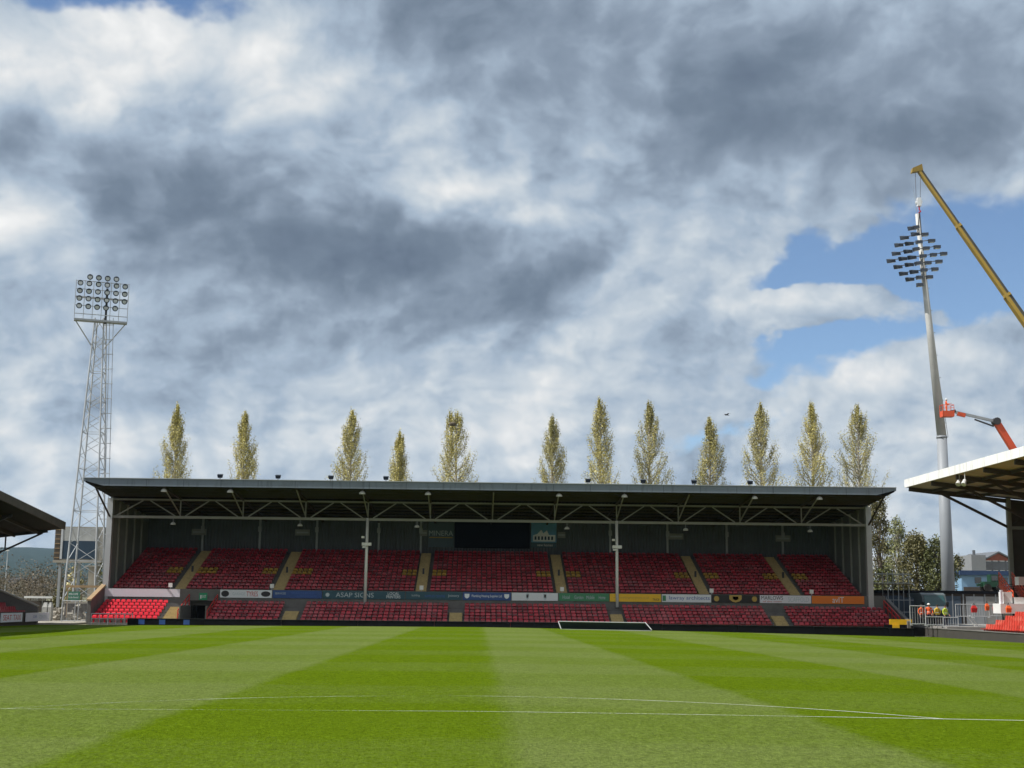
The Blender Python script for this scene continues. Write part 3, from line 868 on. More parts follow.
for i, (px, py) in enumerate(((199, 532), (302.5, 532.5), (423.5, 533), (561.5, 535), (676, 536.5), (783, 538.5))):
    board('gangway_sign', px - 7.5 if i != 2 and i != 3 else px - 4, px + 7.5 if i != 2 and i != 3 else px + 4, py - 3, py + 3, YB - 0.28, surf('dull sign panel', (0.24, 0.25, 0.23), 0.7, 0.2, 2.0), f'dull pale panel on the stand back wall, {ORD[i]} of six', 'sign', 'pale panels on the back wall', [
        ('r', .5, .5, .8, .25, M['galv_dark'], 'strip')], thick=0.05)
# small white boxes standing at the foot of the upper aisles
for i, (px, py) in enumerate(((170.5, 588.5), (272, 588), (421.5, 588), (562, 590.5), (711.5, 593), (811.5, 594.5))):
    p = at(px, py, YF - 0.1)
    rb = empty('notice_box', (p.x, YF - 0.12, 2.42), f'small white notice box on the stand wall top, {ORD[i]} of six', 'notice', 'white notice boxes along the wall')
    b = MB(); b.box(-0.17, 0.17, -0.08, 0.08, 0.14, 0.5); b.build('panel', M['white'], rb, world=False)
    b = MB(); b.box(-0.04, 0.04, -0.03, 0.03, 0, 0.14); b.build('stand', M['galv_dark'], rb, world=False)

# black boards along the end of the pitch
xs = [-28.9 + 6.32 * i for i in range(11)]
for i in range(10):
    x0, x1 = xs[i], xs[i + 1]
    z0 = min(gz(x0, 112), gz(x1, 112)) - 0.05
    rb = empty('perimeter_board', ((x0 + x1) / 2, 112.25, z0))
    if i == 0:
        tag(rb, 'perimeter board with small blue emblems, first from the white handrail', 'perimeter board', 'black perimeter boards')
    else:
        tag(rb, f'plain black board along the far pitch edge, {ORD[i]} in its row', 'perimeter board', 'black perimeter boards')
    top = -0.08 if i < 6 else -0.08 - 0.035 * (i - 5)
    b = MB(); b.box(x0 + 0.01, x1 - 0.01, 112.2, 112.32, z0, top); b.build('panel', M['black'], rb)
    b = MB(); b.box(x0 + 0.01, x1 - 0.01, 112.17, 112.35, top + 0.002, top + 0.03); b.build('top_rail', M['dark_steel'], rb)
    if i == 0:
        for q in (0.9, 2.6, 4.6):
            b = MB(); b.box(x0 + q, x0 + q + 0.5, 112.185, 112.198, z0 + 0.12, top - 0.06); b.build('emblem', M['blue'], rb)
# end wing of the black boards at the right
x0, x1 = xs[10], 36.5
rb = empty('perimeter_board', (35.3, 112.3, -1.1), 'short black perimeter board beside the yellow gate', 'perimeter board', 'black perimeter boards')
b = MB(); b.box(x0 + 0.01, x1, 112.2, 112.32, -1.05, -0.27); b.build('panel', M['black'], rb)
b = MB(); b.box(x0 + 0.01, x1, 112.17, 112.35, -0.268, -0.24); b.build('top_rail', M['dark_steel'], rb)

# white handrail at the left corner
hr = empty('handrail', (-31, 112.6, -0.62), 'low white handrail in front of the sunlit red seats', 'handrail')
b = MB()
b.tube((-32.0, 112.6, 0.28), (-28.6, 112.6, 0.28), 0.035); b.tube((-32.0, 112.6, -0.12), (-28.6, 112.6, -0.12), 0.025)
b.build('rail', M['galv'], hr)
for i in range(6):
    x = -32.0 + 0.68 * i
    b = MB(); b.tube((x, 112.6, -0.7), (x, 112.6, 0.27), 0.035); b.build('post', M['galv'], hr)

# goal lying on its back behind the far goal line
p0 = at(558.5, 621, 110.5); p1 = at(645.5, 622.5, 110.5)
gx0, gx1 = p0.x, p1.x
gl = empty('goal', ((gx0 + gx1) / 2, 110.3, gz(10, 110)), 'white football goal frame tipped low on the grass in front of the seats', 'goal')
zg = gz(10, 110) + 0.0
b = MB()
b.tube((gx0, 110.6, zg + 0.62), (gx1, 110.6, zg + 0.57), 0.04, n=10)
b.build('crossbar', M['galv'], gl)
for x, s in ((gx0, -1), (gx1, 1)):
    b = MB(); b.tube((x, 110.6, zg + 0.60), (x + (0.22 if s > 0 else 0.08), 108.3, zg + 0.06), 0.04, n=10); b.build('post', M['galv'], gl)
b = MB(); b.tube((gx0 + 0.1, 108.35, zg + 0.03), (gx1 + 0.2, 108.35, zg - 0.02), 0.03); b.build('ground_bar', M['galv_dark'], gl)
b = MB(); b.poly([(gx0 + 0.05, 110.62, zg + 0.58), (gx1, 110.62, zg + 0.54), (gx1 + 0.0, 111.2, zg), (gx0 + 0.05, 111.2, zg)]); b.build('net', M['net'], gl)

# ------------------------------------------------------------------ left floodlight tower
TY = 126.0
base = at(83.5, 600, TY)
TX = base.x
ft = empty('floodlight_tower', (TX, TY, -0.55), 'tall tapering lattice floodlight tower with a rectangular bank of round lamps', 'floodlight tower')
def hw(z):
    return 1.5 - (1.5 - 0.42) * min(max((z + 0.5) / 28.0, 0), 1)
ZTOP = 28.0
for sx_ in (-1, 1):
    for sy_ in (-1, 1):
        b = MB()
        b.tube((TX + sx_ * hw(-0.5), TY + sy_ * hw(-0.5), -0.6), (TX + sx_ * hw(ZTOP), TY + sy_ * hw(ZTOP), ZTOP), 0.095, 0.07, 6)
        b.build('leg', M['lattice'], ft)
zs = [-0.4]
while zs[-1] < ZTOP - 0.5:
    zs.append(zs[-1] + max(0.95, hw(zs[-1]) * 1.25))
zs[-1] = ZTOP
def corners(z):
    h = hw(z)
    return [(TX - h, TY - h, z), (TX + h, TY - h, z), (TX + h, TY + h, z), (TX - h, TY + h, z)]
b = MB()
for i in range(len(zs) - 1):
    c0, c1 = corners(zs[i]), corners(zs[i + 1])
    for k in range(4):
        k2 = (k + 1) % 4
        if i % 2 == 0:
            b.bar(c0[k], c1[k2], 0.05)
        else:
            b.bar(c0[k2], c1[k], 0.05)
        if i % 3 == 0:
            b.bar(c0[k], c0[k2], 0.05)
b.build('bracing_lattice', M['lattice'], ft)
# ladder with hoops at the right of the mast
b = MB()
lx0, lx1 = TX + 1.0, TX + 1.35
for lx in (lx0, lx1):
    b.tube((lx + 0.9, TY - 0.6, 1.0), (lx, TY - 0.5, ZTOP), 0.035, n=5)
for i in range(19):
    t = (i + 0.5) / 19
    z = 1 + t * (ZTOP - 1)
    b.bar((TX + hw(z), TY - 0.5, z), (lx1 + 0.9 * (1 - t) + 0.1, TY - 0.6, z), 0.06)
b.build('ladder', M['lattice'], ft)
# head frame
hp = lambda px, py: at(px, py, TY - 1.0)
HX = TX - 0.03
zb0 = at(102, 320.8, TY - 1).z
W0, W1 = -2.42, 2.42
ztop = zb0 + 3.85
YH = TY - 0.95
HROT = R(19)
def turn(p):
    p = Vector(p); dx, dy = p.x - HX, p.y - TY
    return Vector((HX + dx * math.cos(HROT) - dy * math.sin(HROT), TY + dx * math.sin(HROT) + dy * math.cos(HROT), p.z))
def spin(b):
    b.v = [tuple(turn(p)) for p in b.v]
    return b
b = MB()
b.box(HX + W0, HX + W1, YH - 0.3, YH + 0.5, zb0 - 0.12, zb0 + 0.06)
pf = spin(b).build('platform', M['galv_dark'], ft)
b = MB()
for k in range(5):
    z = zb0 + 0.6 + k * 0.8
    b.bar((HX + W0, YH + 0.12, z), (HX + W1, YH + 0.12, z), 0.055)
b.bar((HX + W0, YH - 0.25, zb0 + 0.5), (HX + W1, YH - 0.25, zb0 + 0.5), 0.04)
for i in range(7):
    x = HX + W0 + i * (W1 - W0) / 6
    b.bar((x, YH + 0.12, zb0), (x, YH + 0.12, ztop), 0.055)
b.box(HX + W0, HX + W1, YH + 0.15, YH + 0.5, zb0 + 2.2, zb0 + 2.32)
spin(b).build('head_frame', M['lattice'], ft)
b = MB()
for s in (-1, 1):
    b.bar(turn((HX + s * 2.3, YH, zb0 - 0.1)), (HX + s * 0.45, TY, zb0 - 2.6), 0.08)
b.build('head_brace', M['lattice'], ft)
b = MB(); b.box(HX + 0.35, HX + 0.55, YH + 0.15, YH + 0.35, zb0 - 0.2, ztop - 0.6); spin(b).build('spine', M['dark_steel'], ft)
lamp = None
def round_lamp():
    global lamp
    if lamp is None:
        b = MB()
        b.tube((0, 0.25, 0), (0, -0.02, -0.03), 0.11, 0.265, 14)
        b.tube((0, -0.02, -0.03), (0, -0.1, -0.04), 0.27, 0.27, 14)
        lamp = b.build('lamp', M['lamp_dark'], ft, world=False)
        b = MB(); b.tube((0, -0.1, -0.04), (0, -0.115, -0.04), 0.185, 0.185, 14)
        b.build('lens', M['lamp_glass'], lamp, world=False)
        return lamp
    c = copy_tree(lamp, ft)
    return c
rows = [(4, 4.2)] + [(6, 3.55 - k * 0.74) for k in range(3)] + [(5, 3.55 - 3 * 0.74)]
for n, dz in rows:
    for i in range(n):
        o = round_lamp()
        x = -2.05 + i * 0.82 if n != 4 else -1.2 + i * 0.8
        o.location = turn((HX + x, YH - 0.12, zb0 + dz)) - ft.location
        o.rotation_euler = (R(8 + random.uniform(-6, 10)), 0, HROT + R(random.uniform(-14, 14)))
for i in range(4):
    b = MB(); x = HX - 1.2 + i * 0.8; b.tube((x, YH, ztop - 0.2), (x, YH, zb0 + 4.2), 0.03); spin(b).build('lamp_stem', M['lattice'], ft)

# ------------------------------------------------------------------ scoreboard behind the tower
SY = 131.5
p00 = at(54, 560, SY); p11 = at(104, 527, SY)
sbx0, sbx1, sbz0, sbz1 = p00.x, p11.x, p00.z, p11.z
so = empty('scoreboard', ((sbx0 + sbx1) / 2, SY, -0.5), 'large weathered scoreboard with a dark blank screen behind the lattice tower', 'scoreboard')
b = MB(); b.box(sbx0, sbx1, SY, SY + 1.0, sbz0, sbz1); b.build('casing', surf('weathered casing', (0.30, 0.29, 0.26), 0.8, 0.35, 0.8, dirt=(0.15, 0.13, 0.1, 0.7)), so)
xa = at(63, 545, SY).x; xb = at(97, 545, SY).x
zc = at(80, 541, SY).z
b = MB(); b.box(xa, xb, SY - 0.06, SY - 0.002, sbz0 + 0.12, zc); b.build('screen', M['screen_blue'], so)
b = MB(); b.box(xa, xb, SY - 0.06, SY - 0.002, zc + 0.01, sbz1 - 0.12); b.build('header_panel', surf('faded header', (0.36, 0.37, 0.365), 0.7, 0.45, 0.9, dirt=(0.2, 0.2, 0.19, 0.6)), so)
b = MB(); b.box(sbx0 - 0.02, xa - 0.25, SY - 0.08, SY - 0.003, sbz0, sbz1 + 0.03)
lp = b.build('side_panel', M['brown_fascia'], so)
b = MB()
for i in range(7):
    z = sbz0 + 0.2 + i * 0.45
    b.box(sbx0, xa - 0.27, SY - 0.12, SY - 0.082, z, z + 0.06)
b.build('slat', M['wood_tan'], lp)
b = MB(); b.box(xa - 0.22, xa - 0.02, SY - 0.1, SY - 0.003, sbz0 + 0.1, sbz1 - 0.05); b.build('trim_strip', M['galv'], so)
b = MB(); b.box(sbx0, sbx1, SY - 0.35, SY, sbz0 - 0.25, sbz0 - 0.01); b.build('ledge', M['pale_concrete'], so)
for x in (sbx0 + 0.5, (sbx0 + sbx1) / 2, sbx1 - 0.5):
    b = MB(); b.box(x - 0.12, x + 0.12, SY + 0.3, SY + 0.6, -0.6, sbz0 - 0.01); b.build('support', M['galv_dark'], so)

# ------------------------------------------------------------------ left stand
ls = empty('side_stand', (-42, 95, -0.5), 'low side stand with a brown weathered roof edge casting shade on the pitch', 'grandstand')
tip = Vector((at(64, 523.5, 112).x, 112, at(64, 523.5, 112).z))
eave = [(tip.x, 112.0, tip.z), (-35.2, 97.0, 9.25), (-33.9, 80.0, 10.6), (-33.2, 60.0, 11.6), (-33.2, 40.0, 12.0), (-34.5, 20, 11.6)]
BX = -49.5
b = MB()
k = len(b.v)
for x, y, z in eave:
    bz = z - 1.75
    b.v += [(x, y, z - 0.45), (BX, y, bz - 0.45), (BX, y, bz - 0.15), (x, y, z)]
for i in range(len(eave) - 1):
    for a in range(4):
        c = (a + 1) % 4
        b.face((4 * i + a, 4 * i + c, 4 * (i + 1) + c, 4 * (i + 1) + a))
b.face((0, 1, 2, 3)); n = 4 * (len(eave) - 1); b.face((n + 3, n + 2, n + 1, n))
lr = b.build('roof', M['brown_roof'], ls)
b = MB()
for (x, y, z), (x2, y2, z2) in zip(eave, eave[1:]):
    b.bar((x + 0.08, y, z - 0.2), (x2 + 0.08, y2, z2 - 0.2), 0.14, 0.62)
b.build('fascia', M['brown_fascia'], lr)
for q in range(1, 6):
    b = MB()
    for (x, y, z), (x2, y2, z2) in zip(eave, eave[1:]):
        t = q * 2.0
        b.bar((x - t, y, z - 0.6 - t * 0.115), (x2 - t, y2, z2 - 0.6 - t * 0.115), 0.14, 0.22)
    b.build('purlin', M['brown_beam'], ls)
for y in (111.7, 104, 96, 88, 80, 72, 64, 56, 48, 40, 30, 22):
    for (xa_, ya, za), (xb_, yb, zb_) in zip(eave, eave[1:]):
        if yb <= y <= ya:
            t = (ya - y) / (ya - yb); ex = xa_ + (xb_ - xa_) * t; ez = za + (zb_ - za) * t
    b = MB()
    b.bar((ex - 1.2, y, ez - 0.7), (ex - 8.0, y, ez - 1.5), 0.16, 0.22)
    b.bar((ex - 1.6, y, ez - 0.85), (ex - 8.0, y, ez - 3.9), 0.12, 0.14)
    b.bar((ex - 4.6, y, ez - 1.15), (ex - 4.6, y, ez - 2.2), 0.1)
    b.build('cantilever_truss', M['dark_steel'], ls)
    b = MB(); b.box(ex - 8.25, ex - 7.95, y - 0.15, y + 0.15, -0.5, ez - 1.35); b.build('column', M['dark_steel'], ls)
# terrace, rows and end wall
FXL = -36.1
b = MB()
prof = [(FXL - 0.1, -0.9)]
for k in range(14):
    prof += [(FXL - 0.1 - k * 0.8, -0.25 + k * 0.31), (FXL - 0.1 - (k + 1) * 0.8, -0.25 + k * 0.31)]
prof += [(FXL - 0.1 - 14 * 0.8, -0.9)]
b.extrude_profile(prof, 'Y', 20, 111.5)
b.build('terrace', M['concrete_dark'], ls)
b = MB(); b.box(FXL - 0.25, FXL - 0.05, 20, 111.6, -0.9, 0.42); b.build('front_wall', M['dark_wall'], ls)
b = MB(); b.box(BX + 1.2, BX + 1.4, 20, 112, -0.9, 7.6); b.build('back_wall', M['dark_wall'], ls)
b = MB()
b.hexa([(FXL - 0.05, 111.6, -0.9), (FXL - 0.05, 112.0, -0.9), (BX + 1.4, 112.0, -0.9), (BX + 1.4, 111.6, -0.9),
        (FXL - 0.05, 111.6, 0.78), (FXL - 0.05, 112.0, 0.78), (BX + 1.4, 112.0, 5.5), (BX + 1.4, 111.6, 5.5)])
w = b.build('end_wall', M['concrete_dark'], ls)
b = MB()
b.hexa([(FXL, 111.55, 0.78), (FXL, 112.05, 0.78), (BX + 1.4, 112.05, 5.5), (BX + 1.4, 111.55, 5.5),
        (FXL, 111.55, 0.9), (FXL, 112.05, 0.9), (BX + 1.4, 112.05, 5.62), (BX + 1.4, 111.55, 5.62)])
b.build('coping', M['pale_concrete'], w)
def side_seat(b, x, y, z, s=1):
    """a row seat facing +s X"""
    w = 0.2
    b.hexa([(x - s * 0.16, y - w, z + 0.34), (x + s * 0.2, y - w, z + 0.36), (x + s * 0.2, y + w, z + 0.36), (x - s * 0.16, y + w, z + 0.34),
            (x - s * 0.16, y - w, z + 0.38), (x + s * 0.22, y - w, z + 0.42), (x + s * 0.22, y + w, z + 0.42), (x - s * 0.16, y + w, z + 0.38)])
    b.hexa([(x - s * 0.19, y - w, z + 0.34), (x - s * 0.14, y - w, z + 0.34), (x - s * 0.14, y + w, z + 0.34), (x - s * 0.19, y + w, z + 0.34),
            (x - s * 0.29, y - w * .86, z + 0.74), (x - s * 0.23, y - w * .86, z + 0.76), (x - s * 0.23, y + w * .86, z + 0.76), (x - s * 0.29, y + w * .86, z + 0.74)])
    b.box(x - 0.05, x + 0.05, y - 0.05, y + 0.05, z + 0.003, z + 0.35)


def seat_rows(root, m, spots, s, n_named):
    sbm = MB(); side_seat(sbm, 0, 0, 0, s)
    first = None
    for (x, y, z) in spots[:n_named]:
        if first is None:
            first = sbm.build('seat', m, root, world=False); o = first
        else:
            o = first.copy(); COL.objects.link(o); o.parent = root
        o.location = Vector((x, y, z)) - root.location
    b = MB()
    for (x, y, z) in spots[n_named:]:
        side_seat(b, x, y, z, s)
    if b.v:
        o = b.build('seat', m, root, fix=False); tag(o, kind='stuff')

spots = []
for k in range(9):
    y = 110.9
    while y > 70:
        spots.append((FXL - 0.65 - k * 0.8, y, -0.25 + k * 0.31)); y -= 0.47
spots.sort(key=lambda p: -p[1])
seat_rows(ls, M['seat_red'], spots, 1, 100)
# its two pitch side boards
def side_board(px0, px1, X, s, m, label, items, z, name='advertising_board', group='boards on the side stand front'):
    def Yof(px):
        lo, hi = 40.0, 130.0
        for _ in range(50):
            mdl = (lo + hi) / 2
            d = ray(px, 610); x = d.x / d.y * mdl
            if (x > X) if X < 0 else (x < X): lo = mdl
            else: hi = mdl
        return (lo + hi) / 2
    y0, y1 = Yof(px0), Yof(px1)
    W = abs(y1 - y0); H = z[1] - z[0]
    rb = empty(name, (X, (y0 + y1) / 2, z[0]), label, 'advertising board', group, rz=R(90) if s > 0 else R(-90))
    b = MB(); b.box(-W / 2, W / 2, -0.07, 0, 0, H); b.build('panel', m, rb, world=False)
    fill_board(rb, W, H, 0.07, items)
    return rb
side_board(1, 22, FXL + 0.05, 1, M['board_white'], 'white board with red lettering at the front of the shaded side stand', [
    ('t', 'SEAT', .28, .5, .6, .4, M['red']), ('t', 'TAXI', .74, .5, .6, .36, M['red'])], (-0.33, 0.36))
side_board(26, 49, FXL + 0.05, 1, M['offwhite'], 'pale board with a blue and grey logo nearest the corner gap', [
    ('t', 'CAR', .36, .55, .3, .16, M['blue_text']), ('t', 'CENTRE', .72, .5, .4, .36, M['grey_text'])], (-0.36, 0.33))

# ------------------------------------------------------------------ right stand
rs = empty('side_stand', (48, 90, -0.1), 'side stand with a bright white sunlit roof edge and brown underside', 'grandstand')
FX = 36.0; RY1 = 111.6; RY0 = 15.0
zt0 = 12.13
b = MB()
prof = [(FX + 0.1, zt0 - 0.62), (FX + 0.1, zt0 - 0.08), (66, zt0 - 3.2), (66, zt0 - 3.5), (44.5, zt0 - 1.36)]
b.extrude_profile(prof, 'Y', RY0, RY1)
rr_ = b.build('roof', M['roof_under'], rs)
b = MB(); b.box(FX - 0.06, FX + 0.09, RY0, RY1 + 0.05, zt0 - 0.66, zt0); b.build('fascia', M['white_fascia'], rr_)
b = MB(); b.hexa([(FX + 0.1, RY1 + 0.005, zt0 - 0.64), (66, RY1 + 0.005, zt0 - 3.55), (66, RY1 + 0.15, zt0 - 3.55), (FX + 0.1, RY1 + 0.15, zt0 - 0.64),
                  (FX + 0.1, RY1 + 0.005, zt0 - 0.02), (66, RY1 + 0.005, zt0 - 3.1), (66, RY1 + 0.15, zt0 - 3.1), (FX + 0.1, RY1 + 0.15, zt0 - 0.02)])
b.build('gable_board', M['brown_beam'], rr_)
ysr = [111.3 - 5.6 * i for i in range(17)]
for y in ysr:
    b = MB()
    b.bar((FX + 0.2, y, zt0 - 0.82), (44.4, y, zt0 - 1.72), 0.2, 0.34)
    b.build('rafter', M['brown_beam'], rs)
    b = MB()
    b.bar((39.0, y, zt0 - 1.2), (44.5, y, 8.2), 0.17, 0.2)
    b.bar((44.6, y, 8.25), (47.5, y, zt0 - 2.1), 0.12)
    b.build('strut', M['brown_beam'], rs)
    b = MB(); b.box(44.4, 44.75, y - 0.16, y + 0.16, -0.1, zt0 - 1.5); b.build('column', M['white_steel'], rs)
    b = MB(); b.bar((44.75, y, 8.15), (58, y, 8.15), 0.2, 0.26); b.build('tie_beam', M['white_steel'], rs)
for x in (38.2, 40.2, 42.2, 46.5, 49, 51.5):
    z = zt0 - 0.62 - (x - FX) * 0.0875 - 0.14
    b = MB(); b.box(x - 0.07, x + 0.07, RY0 + 0.2, RY1 - 0.1, z - 0.12, z + 0.09); b.build('purlin', M['brown_beam'], rs)
b = MB(); b.hexa([(44.8, 111.35, 0.8), (60, 111.35, 0.8), (60, 111.55, 0.8), (44.8, 111.55, 0.8), (44.8, 111.35, 10.55), (60, 111.35, 9.1), (60, 111.55, 9.1), (44.8, 111.55, 10.55)])
b.build('end_wall', M['dark_wall'], rs)
b = MB(); b.box(59.6, 60, RY0, 111.3, -0.1, 8.9); b.build('back_wall', M['dark_wall'], rs)
b = MB()
prof = [(39.1, -1.0)]
for k in range(22):
    prof += [(39.1 + k * 0.78, -0.5 + k * 0.33), (39.1 + (k + 1) * 0.78, -0.5 + k * 0.33)]
prof += [(39.1 + 22 * 0.78, -1.0)]
b.extrude_profile(prof, 'Y', RY0, 105)
b.build('terrace', M['white_steel'], rs)
spots = []
for k in range(12):
    y = 104.6
    while y > 60:
        spots.append((39.55 + k * 0.78, y, -0.5 + k * 0.33)); y -= 0.47
spots.sort(key=lambda p: (-p[1] + 0.6 * (p[0] - 40)))
seat_rows(rs, M['seat_orange'], spots, -1, 100)
# small white spot lamps below its roof edge
for i, px in enumerate((959.5, 965)):
    p = at(px, 481.5, 100 - i * 2)
    sl = empty('spot_lamp', p, f'small white lamp under the bright white roof edge, {("left", "right")[i]} of a pair', 'lamp', 'white lamps under the side stand roof')
    b = MB(); b.tube((0, 0, 0.1), (-0.2, -0.2, -0.25), 0.13, 0.2, 10); b.build('head', M['lamp_white'], sl, world=False)
    b = MB(); b.tube((0, 0, 0.05), (0, 0, 0.75), 0.035); b.build('bracket', M['lamp_white'], sl, world=False)

# pitch side wall at the right
rw = empty('pitch_wall', (38, 95, -1.0), 'low grey concrete wall along the sunlit edge of the pitch', 'wall')
b = MB(); b.box(37.95, 38.3, 20, 116.8, -1.3, -0.26); b.build('wall_face', surf('stained dark concrete', (0.05, 0.046, 0.042), 0.9, 0.35, 0.8, bump=0.01), rw)
b = MB(); b.box(37.9, 38.33, 20, 116.8, -0.257, -0.2); b.build('coping', M['concrete_dark'], rw)
b = MB(); b.box(36.6, 38.3, 116.82, 117.0, -1.3, -0.25); b.build('return_wall', M['dark_wall'], rw)

# yellow and black pitch gate
p = at(902, 634, 112.6)
pg = empty('pitch_gate', (p.x, 112.6, -1.0), 'yellow framed gate with black panels at the stand corner', 'gate')
def pxbox(b, x0, x1, y0, y1, Y, d=0.1, mi=0):
    a = at(x0, y1, Y); c = at(x1, y0, Y)
    return b.box(a.x, c.x, Y, Y + d, a.z, c.z, mi)
b = MB(); pxbox(b, 890, 912, 619.5, 624.5, 113.2, 0.15); b.build('top_panel', M['yellow_board'], pg)
b = MB(); pxbox(b, 893, 899.5, 624.6, 637, 113.1, 0.12); b.build('post', M['yellow_board'], pg)
b = MB(); pxbox(b, 884.5, 892.8, 624.8, 637, 113.15, 0.1); pxbox(b, 899.7, 912.5, 624.8, 637.5, 113.15, 0.1); b.build('panel', M['black'], pg)

# red staircase and white block by the right stand
st = empty('metal_staircase', at(1008, 598, 108), 'red railed metal staircase beside the dark gable of the side stand', 'staircase')
A = at(1000.5, 584, 110.0); B = at(1015, 604, 106.5)
b = MB()
for i in range(10):
    t = i / 9
    q = A.lerp(B, t)
    b.box(q.x - 0.1, q.x + 1.0, q.y - 0.2, q.y + 0.2, q.z - 0.04, q.z)
b.build('tread', M['dark_steel'], st)
for dx in (-0.1, 1.0):
    b = MB()
    for dz in (0.35, 0.62, 0.95):
        b.tube(A + Vector((dx, 0, dz)), B + Vector((dx, 0, dz)), 0.06)
    for i in range(7):
        q = A.lerp(B, i / 6) + Vector((dx, 0, 0)); b.tube(q, q + Vector((0, 0, 0.95)), 0.04)
    b.bar(A + Vector((dx, 0, -0.05)), B + Vector((dx, 0, -0.05)), 0.06, 0.45)
    b.build('railing', M['lift_red'], st)
b = MB()
for t in (0.1, 0.9):
    q = A.lerp(B, t)
    for dx in (-0.05, 0.95):
        b.box(q.x + dx - 0.05, q.x + dx + 0.05, q.y - 0.05, q.y + 0.05, -0.1, q.z - 0.1)
b.build('leg_frame', M['dark_steel'], st)
wc = empty('white_kiosk', at(1012, 612, 105.5), 'stepped white painted block below the red staircase', 'kiosk')
b = MB(); pxbox(b, 1001, 1040, 604, 613.5, 105.2, 1.6); b.build('plinth', M['white'], wc)
b = MB(); pxbox(b, 1004, 1012, 592, 603.8, 105.6, 1.0); pxbox(b, 1014.5, 1040, 597.5, 603.8, 105.6, 1.0); b.build('wall', M['white'], wc)
b = MB(); pxbox(b, 1019, 1040, 577, 585, 105.6, 0.8); b.build('cabinet', M['white'], wc)
b = MB(); pxbox(b, 1001, 1002.5, 590, 603.8, 105.4, 0.2); b.build('trim', M['offwhite'], wc)

# crowd barriers at the right
GBAR = 'pale metal barriers on the concourse'
def barrier(px0, px1, py0, py1, Y, label, m=None):
    a = at(px0, py1, Y); c = at(px1, py0, Y)
    rb = empty('metal_barrier', ((a.x + c.x) / 2, Y, a.z), label, 'barrier', GBAR)
    b = MB()
    b.tube((a.x, Y, c.z), (c.x, Y, c.z), 0.035); b.tube((a.x, Y, a.z + 0.1), (c.x, Y, a.z + 0.1), 0.03)
    b.tube((a.x, Y, a.z), (a.x, Y, c.z), 0.035); b.tube((c.x, Y, a.z), (c.x, Y, c.z), 0.035)
    b.build('frame', m or M['galv'], rb)
    b = MB(); n = max(3, int((c.x - a.x) / 0.2))
    for i in range(1, n):
        x = a.x + (c.x - a.x) * i / n
        b.tube((x, Y, a.z + 0.1), (x, Y, c.z), 0.016, n=5)
    b.build('bar_grille', m or M['galv'], rb)
    for x in (a.x + 0.1, c.x - 0.1):
        b = MB(); b.box(x - 0.03, x + 0.03, Y - 0.25, Y + 0.25, a.z - 0.02, a.z + 0.03); b.build('foot', m or M['galv'], rb)
barrier(926, 943, 617, 626, 110.6, 'low pale barrier in front of the yellow jacketed workers')
barrier(943.5, 958, 617.5, 627, 110.2, 'low pale barrier beside the diagonal white bars')
barrier(956, 972, 604.5, 617.5, 112.4, 'tall pale barrier left of the hanging red bags')
barrier(972.5, 989, 604.5, 617.5, 111.8, 'tall pale barrier behind the hanging red bags')
barrier(989.5, 1003, 604.5, 617, 111.2, 'tall pale barrier next to the white block')
barrier(910.5, 925, 606, 625, 111.6, 'tall mesh barrier in front of the orange jacketed workers')
for i, (px, py, w) in enumerate(((974, 609, 5.5), (987, 607, 3.5), (996, 608, 6), (1008.5, 609, 5))):
    Y = 110.9 if i < 3 else 105.0
    a = at(px - w / 2, py + 3.5, Y); c = at(px + w / 2, py - 3.5, Y)
    rb = empty('red_bag', ((a.x + c.x) / 2, Y, a.z), ('red sack hanging on the tall barrier, the one farthest from the white block', 'narrow red sack hanging in the middle of the tall barriers', 'wide red sack hanging at the end of the tall barriers', 'red sack against the white block under the staircase')[i], 'sack', 'red sacks on the barriers')
    b = MB(); W = (c.x - a.x) / 2; H = c.z - a.z
    b.hexa([(-W * .8, -.1, 0), (W * .8, -.1, 0), (W * .8, .12, 0), (-W * .8, .12, 0), (-W, -.14, H * .6), (W, -.14, H * .6), (W, .1, H * .6), (-W, .1, H * .6)])
    b.hexa([(-W, -.14, H * .6), (W, -.14, H * .6), (W, .1, H * .6), (-W, .1, H * .6), (-W * .5, -.05, H), (W * .5, -.05, H), (W * .5, .05, H), (-W * .5, .05, H)])
    b.build('sack_body', M['hi_orange'] if i % 2 else M['red'], rb, world=False)
    b = MB(); b.tube((-W * .4, 0, H), (0, 0, H + .2), .02); b.tube((W * .4, 0, H), (0, 0, H + .2), .02); b.build('strap', M['dark_steel'], rb, world=False)
# diagonal white bars (a folded barrier leaning)
lb = empty('leaning_frame', at(972, 627, 112.5), 'white tubular frame leaning diagonally on the pitch side wall', 'frame')
b = MB()
for d in (0, 3.5):
    b.tube(at(967 + d, 616, 112.5), at(975.5 + d, 627, 112.5), 0.05)
b.tube(at(967, 616, 112.5), at(970.5, 616, 112.5), 0.05); b.tube(at(975.5, 627, 112.5), at(979, 627, 112.5), 0.05)
b.build('tube_frame', M['white'], lb)

